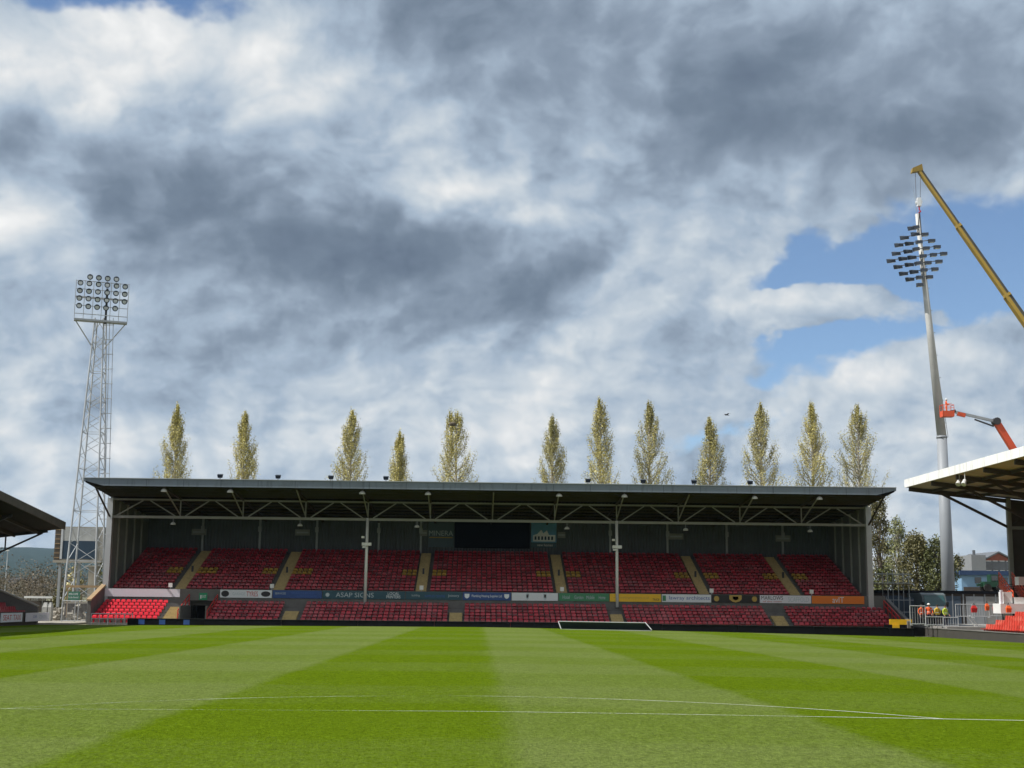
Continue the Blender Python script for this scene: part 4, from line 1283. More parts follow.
# ------------------------------------------------------------------ right floodlight mast
MY = 135.0
j0 = at(948.5, 591, MY); jm = at(941.8, 437, MY); jt = at(917, 214, MY)
mx0 = j0.x
fm = empty('floodlight_mast', (mx0, MY, -0.5), 'tall tubular grey floodlight mast with a diamond array of dark lamps, its upper part tilted', 'floodlight mast')
b = MB(); b.tube((mx0, MY, -0.6), (jm.x, MY, jm.z), 0.69, 0.50, 20); b.build('lower_mast', M['mast_pale'], fm, smooth=True)
b = MB(); b.tube((jm.x, MY, jm.z), (jt.x, MY, jt.z), 0.49, 0.20, 18); b.build('upper_mast', M['mast'], fm, smooth=True)
b = MB(); b.tube((jm.x, MY, jm.z - 0.12), (jm.x, MY, jm.z + 0.1), 0.56, 0.54, 20); b.build('flange', M['mast_pale'], fm, smooth=True)
b = MB(); b.tube(jt, jt + Vector((-0.3, 0, 3.0)), 0.03, 0.015); b.build('spike', M['galv_dark'], fm)
axis = (jt - jm).normalized()
b = MB()
off = Vector((0.62, -0.1, 0))
b.tube(jm + off, jt + Vector((0.3, -0.1, -6)), 0.03, n=5)
for i in range(8):
    q = jm.lerp(jt, 0.06 + i * 0.1); b.bar(q, q + Vector((0.62 - i * 0.03, -0.1, 0.02)), 0.05)
b.build('cable_run', M['galv_dark'], fm)
flp = None
rows = [[(172, 378), (195, 372)], [(130, 430), (190, 410), (245, 411)], [(100, 470), (157, 462), (213, 453), (282, 446)], [(85, 517), (150, 505), (197, 492), (252, 487), (312, 480)],
        [(57, 557), (122, 545), (172, 538), (235, 530), (292, 523), (348, 517)], [(95, 590), (157, 578), (207, 570), (262, 567), (322, 560)],
        [(125, 627), (183, 617), (240, 607), (300, 602)], [(160, 658), (215, 647), (270, 645)], [(217, 688)]]
for row in rows:
    pts = [at(880 + u / 5.49, 160 + v / 5.49, MY - 0.9) for u, v in row]
    if len(pts) > 1:
        b = MB(); b.bar(pts[0] + Vector((0, 0.35, 0.22)), pts[-1] + Vector((0, 0.35, 0.22)), 0.08); b.build('cross_arm', M['galv_dark'], fm)
        mid = pts[0].lerp(pts[-1], 0.5)
    for q in pts:
        if flp is None:
            b = MB(); b.hexa([(-.37, -.42, -.2), (.37, -.42, -.2), (.37, .25, -.06), (-.37, .25, -.06), (-.40, -.46, .03), (.40, -.46, .03), (.33, .2, .26), (-.33, .2, .26)])
            flp = b.build('lamp', M['lamp_dark'], fm, world=False)
            b = MB(); b.hexa([(-.3, -.4, -.212), (.3, -.4, -.212), (.3, .1, -.107), (-.3, .1, -.107), (-.3, -.4, -.198), (.3, -.4, -.198), (.3, .1, -.095), (-.3, .1, -.095)])
            b.build('lens', M['lamp_glass'], flp, world=False)
            b = MB(); b.bar((0, .1, .2), (0, .33, .24), .1); b.build('yoke', M['galv_dark'], flp, world=False)
            o = flp
        else:
            o = copy_tree(flp, fm)
        o.location = q - fm.location
        o.scale = (.82, .95, 1.4)
        sgn = (q.x - jt.x)
        o.rotation_euler = (R(-12), R(-11 if sgn < -0.4 else -3), R(25 if sgn < -0.6 else -6))

# ------------------------------------------------------------------ crane
tipc = at(920, 171, MY)
far = at(1024, 319.5, 130.5)
dirc = (far - tipc).normalized()
cr = empty('mobile_crane', (0, 0, 0), 'yellow telescopic crane boom holding the tilted floodlight mast by its hook', 'crane')
crbase = tipc + dirc * ((tipc.z - 3.2) / -dirc.z)
cr.location = (crbase.x, crbase.y, -0.5)
up = Vector((0, 1, 0)).cross(dirc).normalized()
def boom_sec(t0, t1, w, h):
    b = MB()
    a = tipc + dirc * t0; c = tipc + dirc * t1
    side = dirc.cross(up).normalized()
    pr = [(-.5, .5), (.5, .5), (.5, .02), (.25, -.5), (-.25, -.5), (-.5, .02)]
    k = 0
    for q in (a, c):
        for u, v in pr:
            b.v.append(tuple(q + side * u * w + up * v * h))
    n = len(pr)
    b.face(tuple(range(n))); b.face(tuple(n + i for i in reversed(range(n))))
    for i in range(n):
        j = (i + 1) % n
        b.face((i, j, n + j, n + i), 1 if i in (2, 3, 4, 1) else 0)
    return b.build('boom_section', [M['crane_yellow'], M['crane_dark']], cr)
LT = (crbase - tipc).length
boom_sec(0, 7.5, .5, .52); boom_sec(7.5, 16.5, .6, .64); boom_sec(16.5, 26, .7, .76); boom_sec(26, LT, .8, .88)
for t in (7.5, 16.5, 26):
    b = MB(); q = tipc + dirc * t; b.bar(q - dirc * .15, q + dirc * .15, .58 + t * .013, .62 + t * .013); b.build('boom_collar', M['crane_yellow'], cr)
b = MB()
hd = tipc + Vector((-0.2, 0, 0.1))
b.hexa([hd + Vector(p) for p in ((-.75, -.3, -.35), (.45, -.3, -.1), (.45, .3, -.1), (-.75, .3, -.35), (-.65, -.3, .15), (.35, -.3, .6), (.35, .3, .6), (-.65, .3, .15))])
b.build('boom_head', M['crane_yellow'], cr)
hook = at(919, 203, MY - 0.2)
for dx, px in ((-1, 915.2), (1, 920.5)):
    b = MB(); b.tube(at(px, 172, MY - 0.2), at(px + (1.0 if dx < 0 else -0.3), 201, MY - 0.2), 0.028, n=5); b.build('hoist_rope', M['rope'], cr)
b = MB()
b.tube(hook + Vector((0, -.16, 0.1)), hook + Vector((0, .16, 0.1)), .33, .33, 14); b.box(hook.x - .2, hook.x + .2, hook.y - .19, hook.y + .19, hook.z - .35, hook.z + .55)
hb = b.build('hook_block', M['board_white'], cr)
b = MB(); b.tube(hook + Vector((0, 0, -.35)), hook + Vector((0, 0, -.7)), .07); b.tube(hook + Vector((0, 0, -.7)), hook + Vector((.16, 0, -.95)), .06); b.tube(hook + Vector((.16, 0, -.95)), hook + Vector((-.08, 0, -1.05)), .06)
b.build('hook', M['red'], hb)
for px1, py1 in ((917.5, 232), (921.5, 235)):
    b = MB(); b.tube(hook + Vector((0.03, 0, -.95)), at(px1, py1, MY - 0.25), .05, n=6); b.build('lifting_sling', M['dark_steel'], cr)
# carrier (outside the frame)
cx_, cy_ = crbase.x, crbase.y
b = MB(); b.box(cx_ - 1.3, cx_ + 1.6, cy_ - 2.2, cy_ + 2.2, 1.5, 3.0); b.build('turntable', M['crane_yellow'], cr)
b = MB(); b.box(cx_ - 1.4, cx_ + 1.4, cy_ - 6, cy_ + 6, 0.5, 1.45); b.build('carrier', M['crane_dark'], cr)
b = MB(); b.box(cx_ - 1.35, cx_ + 1.35, cy_ - 8, cy_ - 6.02, 0.45, 2.6); b.build('cab', M['crane_yellow'], cr)
for dy in (-5, -3, 3, 5):
    for dx in (-1.25, 1.25):
        b = MB(); b.tube((cx_ + dx - .2, cy_ + dy, 0.1), (cx_ + dx + .2, cy_ + dy, 0.1), .6, .6, 16); b.build('wheel', M['rubber'], cr)

# ------------------------------------------------------------------ boom lift with its basket
CY_ = 132.5
bl = empty('boom_lift', (0, 0, 0), 'red articulated boom lift reaching its basket up against the grey mast', 'boom lift')
e1 = at(953, 411.5, CY_); e2 = at(996, 421.5, CY_); e3 = at(1015, 452, CY_)
dd = (e3 - e2).normalized(); gb = e2 + dd * ((e2.z - 1.6) / -dd.z)
bl.location = (gb.x, CY_, -0.06)
b = MB(); b.bar(e2, gb, .55, .6); b.build('main_boom', M['lift_red'], bl)
b = MB(); b.bar(e1, e2, .22, .26); b.build('upper_arm', M['galv_dark'], bl)
b = MB(); b.bar(e1.lerp(e2, .1) + Vector((0, 0, -.12)), e1.lerp(e2, .28) + Vector((0, 0, -.12)), .3, .38); b.build('arm_sleeve', M['lift_red'], bl)
b = MB(); b.bar(e1.lerp(e2, .5) + Vector((0, 0, -.3)), e2 + Vector((-.25, 0, -.5)), .14); b.build('ram', M['dark_steel'], bl)
b = MB(); b.tube(e2 + Vector((0, -.4, 0)), e2 + Vector((0, .4, 0)), .38, .38, 12); b.build('elbow', M['dark_steel'], bl)
b = MB(); b.bar(e1 + Vector((-.3, 0, -.05)), e1 + Vector((.25, 0, .05)), .25, .3); b.build('jib_joint', M['dark_steel'], bl)
k0 = at(941.5, 416, CY_); k1 = at(952, 398, CY_)
b = MB()
bw, z0, z1 = (k0.x, k1.x), k0.z, k1.z - 0.45
b.box(bw[0], bw[1], CY_ - .45, CY_ + .45, z0 - .1, z0)
b.box(bw[0], bw[1], CY_ - .45, CY_ - .42, z0, z0 + .5); b.box(bw[0], bw[1], CY_ + .42, CY_ + .45, z0, z0 + .5)
b.box(bw[0], bw[0] + .03, CY_ - .42, CY_ + .42, z0, z0 + .5); b.box(bw[1] - .03, bw[1], CY_ - .42, CY_ + .42, z0, z0 + .5)
for x in bw:
    for yy in (CY_ - .44, CY_ + .44):
        b.tube((x, yy, z0), (x, yy, z0 + 1.1), .03)
for yy in (CY_ - .44, CY_ + .44):
    b.tube((bw[0], yy, z0 + 1.1), (bw[1], yy, z0 + 1.1), .03); b.tube((bw[0], yy, z0 + .8), (bw[1], yy, z0 + .8), .025)
for x in bw:
    b.tube((x, CY_ - .44, z0 + 1.1), (x, CY_ + .44, z0 + 1.1), .03)
b.build('basket', [M['lift_red']], bl)
b = MB(); b.box(gb.x - 1.1, gb.x + 1.1, CY_ - 1.8, CY_ + 1.8, .35, 1.5); b.build('chassis', M['lift_red'], bl)
for dx in (-1.0, 1.0):
    for dy in (-1.3, 1.3):
        b = MB(); b.tube((gb.x + dx - .18, CY_ + dy, .36), (gb.x + dx + .18, CY_ + dy, .36), .42, .42, 14); b.build('wheel', M['rubber'], bl)

# ------------------------------------------------------------------ people
def person(loc, rz, label, top, legs, hat, hair, seed, pose='stand', scale=1.0):
    rnd = random.Random(seed)
    j = {
        'pelvis': (0, 0, .95, .155, .115), 'waist': (0, .0, 1.10, .145, .11), 'chest': (0, -.01, 1.32, .175, .125), 'neckb': (0, 0, 1.47, .09, .085),
        'neck': (0, -.01, 1.53, .055, .055), 'head': (0, -.025, 1.62, .085, .098), 'crown': (0, -.02, 1.71, .075, .085),
        'lhip': (-.10, 0, .88, .105, .105), 'lknee': (-.12, -.02, .50, .062, .065), 'lank': (-.13, .02, .10, .042, .045), 'ltoe': (-.14, -.14, .045, .045, .035),
        'rhip': (.10, 0, .88, .105, .105), 'rknee': (.13, -.04, .50, .062, .065), 'rank': (.14, .0, .10, .042, .045), 'rtoe': (.16, -.16, .045, .045, .035),
        'lsh': (-.20, 0, 1.42, .07, .07), 'rsh': (.20, 0, 1.42, .07, .07),
    }
    if pose == 'stand':
        j.update(lel=(-.29, .03, 1.14, .046, .046), lwr=(-.27, -.12, .92, .03, .03), lha=(-.26, -.17, .83, .036, .022),
                 rel=(.29, .04, 1.15, .046, .046), rwr=(.25, -.16, .98, .03, .03), rha=(.22, -.23, .92, .036, .022))
    else:
        j.update(lel=(-.30, -.12, 1.18, .046, .046), lwr=(-.26, -.36, 1.22, .03, .03), lha=(-.25, -.45, 1.24, .036, .022),
                 rel=(.30, -.10, 1.20, .046, .046), rwr=(.24, -.34, 1.28, .03, .03), rha=(.22, -.43, 1.32, .036, .022))
    j['nose'] = (0, -.125, 1.60, .014, .018)
    j['lear'] = (-.088, -.01, 1.615, .014, .022); j['rear'] = (.088, -.01, 1.615, .014, .022)
    e = [('pelvis', 'waist'), ('waist', 'chest'), ('chest', 'neckb'), ('neckb', 'neck'), ('neck', 'head'), ('head', 'crown'), ('head', 'nose'), ('head', 'lear'), ('head', 'rear'),
         ('pelvis', 'lhip'), ('lhip', 'lknee'), ('lknee', 'lank'), ('lank', 'ltoe'), ('pelvis', 'rhip'), ('rhip', 'rknee'), ('rknee', 'rank'), ('rank', 'rtoe'),
         ('chest', 'lsh'), ('lsh', 'lel'), ('lel', 'lwr'), ('lwr', 'lha'), ('chest', 'rsh'), ('rsh', 'rel'), ('rel', 'rwr'), ('rwr', 'rha')]
    # five fingers on each hand
    for s in 'lr':
        hx, hy, hz = j[s + 'ha'][:3]; wx, wy, wz = j[s + 'wr'][:3]
        d = (Vector((hx, hy, hz)) - Vector((wx, wy, wz))).normalized()
        lat = Vector((1, 0, 0)).cross(d).normalized().cross(d).normalized()
        for f in range(4):
            off_ = lat * (f - 1.5) * .02
            ln = (.07, .08, .075, .06)[f]
            a = Vector((hx, hy, hz)) + off_ + d * .035; c = a + d * ln * .6 + Vector((0, -.012, -.008)); t = c + d * ln * .4 + Vector((0, -.02, -.02))
            j[f'{s}f{f}a'] = (*a, .010, .010); j[f'{s}f{f}b'] = (*c, .009, .009); j[f'{s}f{f}c'] = (*t, .008, .008)
            e += [(s + 'ha', f'{s}f{f}a'), (f'{s}f{f}a', f'{s}f{f}b'), (f'{s}f{f}b', f'{s}f{f}c')]
        th = Vector((hx, hy, hz)) + lat * .045 + Vector((0, -.03, .0)) + d * .01
        j[s + 'th'] = (*th, .011, .011); j[s + 'th2'] = (*(th + d * .035), .009, .009)
        e += [(s + 'ha', s + 'th'), (s + 'th', s + 'th2')]
    names = list(j)
    me = bpy.data.meshes.new('body')
    me.from_pydata([j[n][:3] for n in names], [(names.index(a), names.index(c)) for a, c in e], [])
    root = empty('person', loc, label, 'person', 'site workers in hi vis clothing', rz)
    tmp = bpy.data.objects.new('body', me); COL.objects.link(tmp)
    sk = tmp.modifiers.new('skin', 'SKIN'); sk.use_smooth_shade = True; sk.branch_smoothing = 0.4
    for i, n in enumerate(names):
        v = me.skin_vertices[0].data[i] if me.skin_vertices else None
        if v: v.radius = j[n][3:5]; v.use_root = (n == 'pelvis')
    ss = tmp.modifiers.new('sub', 'SUBSURF'); ss.levels = 1; ss.render_levels = 1
    dg = bpy.context.evaluated_depsgraph_get(); dg.update()
    bm_ = bpy.data.meshes.new_from_object(tmp.evaluated_get(dg))
    bpy.data.objects.remove(tmp)
    bm_.materials.clear()
    for m in (M['skin'], top, legs, M['rubber']): bm_.materials.append(m)
    for p in bm_.polygons:
        c = p.center
        r = math.hypot(c.x, c.y)
        if c.z > 1.50: k = 0
        elif (c - Vector(j['lha'][:3])).length < .16 or (c - Vector(j['rha'][:3])).length < .16: k = 0
        elif c.z < .12: k = 3
        elif c.z < .93 and abs(c.x) < .235: k = 2
        else: k = 1
        p.material_index = k; p.use_smooth = True
    bo = bpy.data.objects.new('body', bm_); COL.objects.link(bo); bo.parent = root
    if hat:
        b = MB(); b.dome((0, -.02, 1.67), .125, .95, 12, 5); b.tube((0, -.06, 1.662), (0, -.06, 1.675), .145, .145, 14)
        b.build('helmet', hat, root, smooth=True, world=False)
    else:
        b = MB(); b.dome((0, .0, 1.645), .108, 1.1, 12, 5); b.build('hair', hair, root, smooth=True, world=False)
    b = MB(); b.tube((0, -.005, 1.08), (0, -.005, 1.11), .152, .152, 16, caps=False)
    b.build('reflective_band', M['pale_text'], root, world=False)
    root.scale = (scale,) * 3
    return root

WY = 113.0
ZG = -0.06
person((at(921.3, 610, WY).x, WY, ZG), R(20), 'bareheaded worker in an orange jacket, farthest from the yellow jackets', M['hi_orange'], M['navy_cloth'], None, M['hair'], 1, scale=1.02)
person((at(930, 610, WY).x, WY + .3, ZG), R(-15), 'worker in an orange jacket and white helmet standing beside a bareheaded orange worker', M['hi_orange'], M['navy_cloth'], M['helmet'], None, 2, scale=1.06)
person((at(937.3, 610, WY - .8).x, WY - .8, ZG), R(200), 'dark haired worker in an amber yellow top behind the low barrier', M['amber_cloth'], M['navy_cloth'], None, M['hair'], 3, scale=1.02)
person((at(945.2, 610, WY).x, WY, ZG), R(30), 'worker in a bright lime yellow jacket beside the tall barriers', M['hi_yellow'], M['navy_cloth'], None, M['hair'], 4, scale=1.0)
person(((bw[0] + bw[1]) / 2 - .05, CY_, z0 + .01), R(70), 'worker in an orange jacket standing in the raised lift basket', M['hi_orange'], M['hi_orange'], M['helmet'], None, 5, pose='reach', scale=1.0)

# ------------------------------------------------------------------ right background things
# long low dark shed behind the workers
sh = empty('shed', (46, 127, -0.1), 'long low dark shed with a black roof line behind the workers', 'shed')
a = at(868, 590, 127); c = at(1003, 590, 127)
b = MB(); b.box(a.x, c.x, 127, 131, -0.5, a.z - 0.25); b.build('wall', M['dark_wall'], sh)
b = MB(); b.box(a.x - .2, c.x + .2, 126.8, 131.2, a.z - .247, a.z + .02); b.build('roof', M['black'], sh)
for q, mm in ((0.12, 'slate_blue'), (0.55, 'slate_blue'), (.72, 'galv_dark'), (.86, 'concrete')):
    x = a.x + (c.x - a.x) * q
    b = MB(); b.box(x, x + 1.7, 126.92, 126.99, -.1, a.z - .5); b.build('door', M[mm], sh)
for i in range(9):
    x = a.x + (c.x - a.x) * (.3 + .08 * i)
    b = MB(); b.box(x - .05, x + .05, 126.9, 126.97, -.1, a.z - .28); b.build('batten', M['galv_dark'], sh)
# van facing the pitch
vx = at(933, 600, 122).x
va = empty('van', (vx, 122, -0.06), 'dull teal grey van with a white bonnet parked behind the workers', 'van')
b = MB()
b.extrude_profile([(121.0, .45), (121.0, 1.25), (121.35, 1.5), (121.9, 2.62), (122.4, 2.78), (126.0, 2.78), (126.0, .45)], 'X', vx - 1.1, vx + 1.1)
b.build('body', surf('dull teal grey van paint', (.085, .105, .11), .4, .2, 1.0), va)
b = MB(); b.hexa([(vx - .95, 120.9, 1.2), (vx + .95, 120.9, 1.2), (vx + .95, 121.34, 1.46), (vx - .95, 121.34, 1.46), (vx - .95, 120.9, 1.26), (vx + .95, 120.9, 1.26), (vx + .95, 121.3, 1.56), (vx - .95, 121.3, 1.56)]); b.build('bonnet', M['white'], va)
b = MB(); b.hexa([(vx - .98, 121.34, 1.58), (vx + .98, 121.34, 1.58), (vx + .98, 121.5, 1.6), (vx - .98, 121.5, 1.6), (vx - .9, 121.80, 2.55), (vx + .9, 121.80, 2.55), (vx + .9, 121.95, 2.55), (vx - .9, 121.95, 2.55)])
b.build('windscreen', surf('teal tinted glass', (.02, .075, .08), .2, .2, 1.0, spec=.7), va)
for s in (-1, 1):
    b = MB(); b.box(vx + s * 1.12 - .1, vx + s * 1.12 + .1, 121.35, 121.5, 1.55, 1.95); b.build('mirror', M['rubber'], va)
    b = MB(); b.box(vx + s * .8 - .2, vx + s * .8 + .2, 120.97, 121.0, .85, 1.1); b.build('headlight', M['lamp_glass'], va)
    for y in (122, 125):
        b = MB(); b.tube((vx + s * .95 - .12, y, .3), (vx + s * .95 + .12, y, .3), .36, .36, 16); b.build('wheel', M['rubber'], va)
b = MB(); b.box(vx - .9, vx + .9, 120.94, 120.99, .45, .68); b.build('bumper', M['dark_steel'], va)
b = MB(); b.box(vx - .5, vx + .5, 120.97, 120.995, .75, .95); b.build('grille', M['dark_steel'], va)

# scaffolding beside the stand
sca = empty('scaffold', (39.5, 122, -0.5), 'grey tube scaffold tower with a platform beside the stand corner', 'scaffold')
sx0, sx1 = at(887, 600, 121).x, at(908, 600, 121).x
for x in (sx0 - 1.6, sx0, (sx0 + sx1) / 2, sx1):
    for y in (120.6, 122.2):
        b = MB(); b.tube((x, y, -.6), (x, y, at(890, 571, 121).z), .035, n=6); b.build('standard', M['galv_dark'], sca)
for zpx in (574, 583, 600, 612):
    z = at(890, zpx, 121).z
    for y in (120.6, 122.2):
        b = MB(); b.tube((sx0 - 2, y, z), (sx1 + .4, y, z), .032, n=6); b.build('ledger', M['galv_dark'], sca)
b = MB(); z = at(890, 584, 121).z; b.box(sx0 - 1.8, sx1 + .3, 120.5, 122.3, z - .06, z); b.build('deck', M['wood_brown'], sca)
b = MB(); b.bar((sx0, 120.55, at(890, 605, 121).z), (sx1, 120.55, -.2), .06); b.bar((sx0, 120.55, -.2), (sx0 - 1.6, 120.55, at(890, 600, 121).z), .06); b.build('brace', M['galv'], sca)
# blue hoarding
ho = empty('hoarding', (38.2, 124, -.5), 'slate blue hoarding panels behind the scaffold', 'hoarding')
for i in range(4):
    x0_ = at(869, 600, 124).x + i * 1.1
    b = MB(); b.box(x0_, x0_ + 1.08, 124, 124.06, -.5, 2.35); b.build('panel', M['slate_blue'], ho)
    b = MB(); b.box(x0_ + .5, x0_ + .58, 123.93, 123.998, -.5, 2.4); b.build('post', M['galv_dark'], ho)

# brick house, blue building, loader
def gable_house(name, px0, px1, py_eave, py_ridge, Y, depth, wm, rm, label, nwin=3, facing=True):
    a = at(px0, py_eave, Y); c = at(px1, py_eave, Y); rz_ = at((px0 + px1) / 2, py_ridge, Y).z
    root = empty(name, ((a.x + c.x) / 2, Y, -.5), label, 'building')
    mid = (a.x + c.x) / 2
    b = MB()
    k = [(a.x, -.6), (c.x, -.6), (c.x, a.z), (mid, rz_), (a.x, a.z)]
    b.extrude_profile(k, 'Y', Y, Y + depth)
    b.build('wall', wm, root)
    b = MB()
    o_ = .35
    b.hexa([(a.x - o_, Y - o_, a.z - .1), (mid, Y - o_, rz_ + .03), (mid, Y + depth + o_, rz_ + .03), (a.x - o_, Y + depth + o_, a.z - .1),
            (a.x - o_, Y - o_, a.z + .15), (mid, Y - o_, rz_ + .3), (mid, Y + depth + o_, rz_ + .3), (a.x - o_, Y + depth + o_, a.z + .15)])
    b.hexa([(mid, Y - o_, rz_ + .03), (c.x + o_, Y - o_, a.z - .1), (c.x + o_, Y + depth + o_, a.z - .1), (mid, Y + depth + o_, rz_ + .03),
            (mid, Y - o_, rz_ + .3), (c.x + o_, Y - o_, a.z + .15), (c.x + o_, Y + depth + o_, a.z + .15), (mid, Y + depth + o_, rz_ + .3)])
    r_ = b.build('roof', rm, root)
    w = (c.x - a.x)
    for i in range(nwin):
        x = a.x + w * (i + .5) / nwin; zz = a.z - 1.0
        b = MB(); b.box(x - .75, x + .75, Y - .07, Y - .003, zz - .9, zz + .9); f = b.build('window', M['white'], root)
        b = MB(); b.box(x - .62, x + .62, Y - .09, Y - .072, zz - .78, zz + .78); b.build('pane', M['glass'], f)
    return root, a, c, rz_
root, a, c, rz_ = gable_house('brick_house', 985, 1012, 560, 553, 235, 14, M['brick'], M['slate'], 'red brick gabled building with a slate roof behind the blue cladding', 4)
b = MB(); b.box(a.x - 2.6, a.x - .05, 234.5, 246, -.5, rz_ - .4); b.build('side_wing', M['render_grey'], root)
b = MB(); b.box(a.x - 1.7, a.x - 1.3, 236, 236.4, rz_ - .4, rz_ + .5); b.build('chimney', M['slate'], root)
root, a, c, rz_ = gable_house('slate_house', 960, 983, 571, 562, 260, 12, M['render_grey'], M['slate'], 'small grey rendered house with a slate roof beside the brick building', 2)
for q in (.25, .6, .8):
    x = a.x + (c.x - a.x) * q
    b = MB(); b.box(x - .25, x + .25, 265, 265.5, rz_ - 1, rz_ + .6); b.build('chimney', M['slate'], root)
bbld = empty('blue_shed', (0, 0, 0), 'light blue clad shed with a dark blue roof band behind the dark shed', 'shed')
a = at(962, 590, 160); c = at(1014, 571, 160)
bbld.location = ((a.x + c.x) / 2, 160, -.5)
b = MB(); b.box(a.x, c.x, 160, 168, -.5, c.z - .55); b.build('wall', M['light_blue'], bbld)
b = MB(); b.box(a.x - .3, c.x + .3, 159.7, 168.3, c.z - .547, c.z); b.build('roof_band', M['dark_blue'], bbld)
for q, w in ((.25, .12), (.62, .25)):
    b = MB(); b.box(a.x + (c.x - a.x) * q, a.x + (c.x - a.x) * (q + w), 159.93, 159.997, c.z - 1.5, c.z - .8); b.build('window', M['glass'], bbld)
b = MB(); b.box(a.x + .2, c.x - 2.5, 159.93, 159.997, -.4, c.z - 1.95); b.build('door', M['dark_wall'], bbld)
# green loader on a bank behind the shed
lx = at(992, 588, 140)
gl_ = empty('telehandler', (lx.x, 140, lx.z - .35), 'small green loader standing beside the red staircase top', 'loader')
b = MB(); b.box(-1.0, .9, -.6, .6, .45, 1.0); b.build('body', M['machine_green'], gl_, world=False)
b = MB(); b.box(-.3, .55, -.5, .5, 1.003, 1.75); cb = b.build('cab', M['machine_green'], gl_, world=False)
b = MB(); b.box(-.2, .45, -.52, -.503, 1.12, 1.62); b.build('window', M['glass'], cb, world=False)
b = MB(); b.bar((.6, 0, 1.1), (-1.6, 0, .6), .25); b.build('boom', M['machine_green'], gl_, world=False)
for x in (-.7, .6):
    for y in (-.6, .6):
        b = MB(); b.tube((x, y - .15, .38), (x, y + .15, .38), .38, .38, 14); b.build('wheel', M['rubber'], gl_, world=False)
b = MB(); zb_ = lx.z - .38
b.hexa([(lx.x - 6, 136, -.6), (lx.x + 14, 136, -.6), (lx.x + 14, 152, -.6), (lx.x - 6, 152, -.6), (lx.x - 4, 138, zb_), (lx.x + 14, 138, zb_), (lx.x + 14, 150, zb_), (lx.x - 4, 150, zb_)])
tag(b.build('earth_terrain', M['earth']), kind='structure')

# ------------------------------------------------------------------ left corner clutter
sg = board('green_sign', 66.5, 80.5, 591.5, 600, 122.5, surf('faded green sign', (.05, .17, .12), .6, .2, 1.5), 'green sign board with pale writing under the scoreboard', 'sign', None, [
    ('t', 'WELCOME', .5, .7, .22, .7, M['pale_text']), ('t', 'To the Ground', .5, .33, .22, .75, M['pale_text'])])
b = MB()
for x in (-.5, .5): b.box(x - .04, x + .04, -.03, .03, -(sg.location.z + .55), 0)
b.build('leg_frame', M['galv_dark'], sg, world=False)
bp_ = empty('brick_pier', (at(90, 600, 129).x, 129, -.5), 'pale brick pier standing below the scoreboard', 'pier')
b = MB(); pxbox(b, 86, 96.5, 567, 612, 129, 1.0); b.build('shaft', M['brick_pale'], bp_)
b = MB(); pxbox(b, 85, 97.5, 565.5, 566.9, 128.9, 1.2); b.build('cap', M['pale_concrete'], bp_)
tb_ = empty('timber_rail', (at(80, 586, 121).x, 121, -.5), 'brown timber rail across two posts in front of the pale brick pier', 'rail')
b = MB(); pxbox(b, 66, 100, 585.5, 587.5, 121, .12); b.build('beam', M['wood_tan'], tb_)
for px in (67, 98):
    b = MB(); pxbox(b, px - .6, px + .6, 587.6, 618, 121.02, .08); b.build('post', M['wood_tan'], tb_)
wf = empty('mesh_fence', (at(75, 610, 117).x, 117, -.6), 'grey temporary mesh fence panel at the foot of the tower', 'fence')
fx0, fx1 = at(62, 610, 117).x, at(88, 610, 117).x
b = MB()
for z in (-.4, 1.3): b.tube((fx0, 117, z), (fx1, 117, z), .03)
for i in range(3):
    x = fx0 + (fx1 - fx0) * i / 2; b.tube((x, 117, -.55), (x, 117, 1.35), .035)
b.build('frame', M['galv'], wf)
b = MB()
for i in range(1, 22):
    x = fx0 + (fx1 - fx0) * i / 22; b.tube((x, 117, -.4), (x, 117, 1.3), .008, n=4, caps=False)
b.build('mesh_grille', M['galv'], wf)
# small white caravan-like cabin and dark bins
cbn = empty('site_cabin', (at(76, 606, 124.5).x, 124.5, -.5), 'dark low cabin with a pale roof behind the mesh fence', 'cabin')
b = MB(); pxbox(b, 64, 87, 603.5, 616, 124.5, 2.4); b.build('wall', M['dark_wall'], cbn)
b = MB(); pxbox(b, 63.5, 87.5, 602, 603.4, 124.4, 2.6); b.build('roof', M['pale_concrete'], cbn)
for i, (px, w) in enumerate(((45.5, 4.5), (50.5, 3.2))):
    rb = empty('bulk_bag', (at(px, 612, 121).x, 121, -.5), ('wide white builder bag behind the side stand wall', 'narrow white builder bag next to a wide one')[i], 'bag', 'white builder bags in the corner')
    W = w / 22.0; H = (at(px, 602.5, 121).z + .5)
    b = MB(); b.hexa([(-W * .9, -.3, 0), (W * .9, -.3, 0), (W * .9, .3, 0), (-W * .9, .3, 0), (-W, -.35, H * .75), (W, -.35, H * .75), (W, .35, H * .75), (-W, .35, H * .75)])
    b.hexa([(-W, -.35, H * .75), (W, -.35, H * .75), (W, .35, H * .75), (-W, .35, H * .75), (-W * .6, -.2, H), (W * .5, -.2, H * .96), (W * .5, .2, H), (-W * .6, .2, H)])
    b.build('sack_body', surf('grey white woven sack', (.42, .42, .40), .9, .3, 3.0), rb, world=False)
    b = MB()
    for x in (-W * .6, W * .6): b.tube((x, 0, H * .8), (x * .7, 0, H + .15), .025)
    b.build('strap', M['dark_steel'], rb, world=False)
wl = empty('low_roof_shelter', (at(43, 600, 140).x, 140, -.5), 'low shelter with a thin pale roof behind the side stand end wall', 'shelter')
b = MB(); pxbox(b, 24, 62, 596.5, 598, 140, 4); b.build('roof', M['white'], wl)
for px in (26, 42, 60):
    b = MB(); pxbox(b, px - .5, px + .5, 598.1, 612, 140.1, .1); b.build('post', M['galv'], wl)
b = MB(); pxbox(b, 24, 62, 601, 612, 143.8, .1); b.build('back_panel', M['dark_wall'], wl)
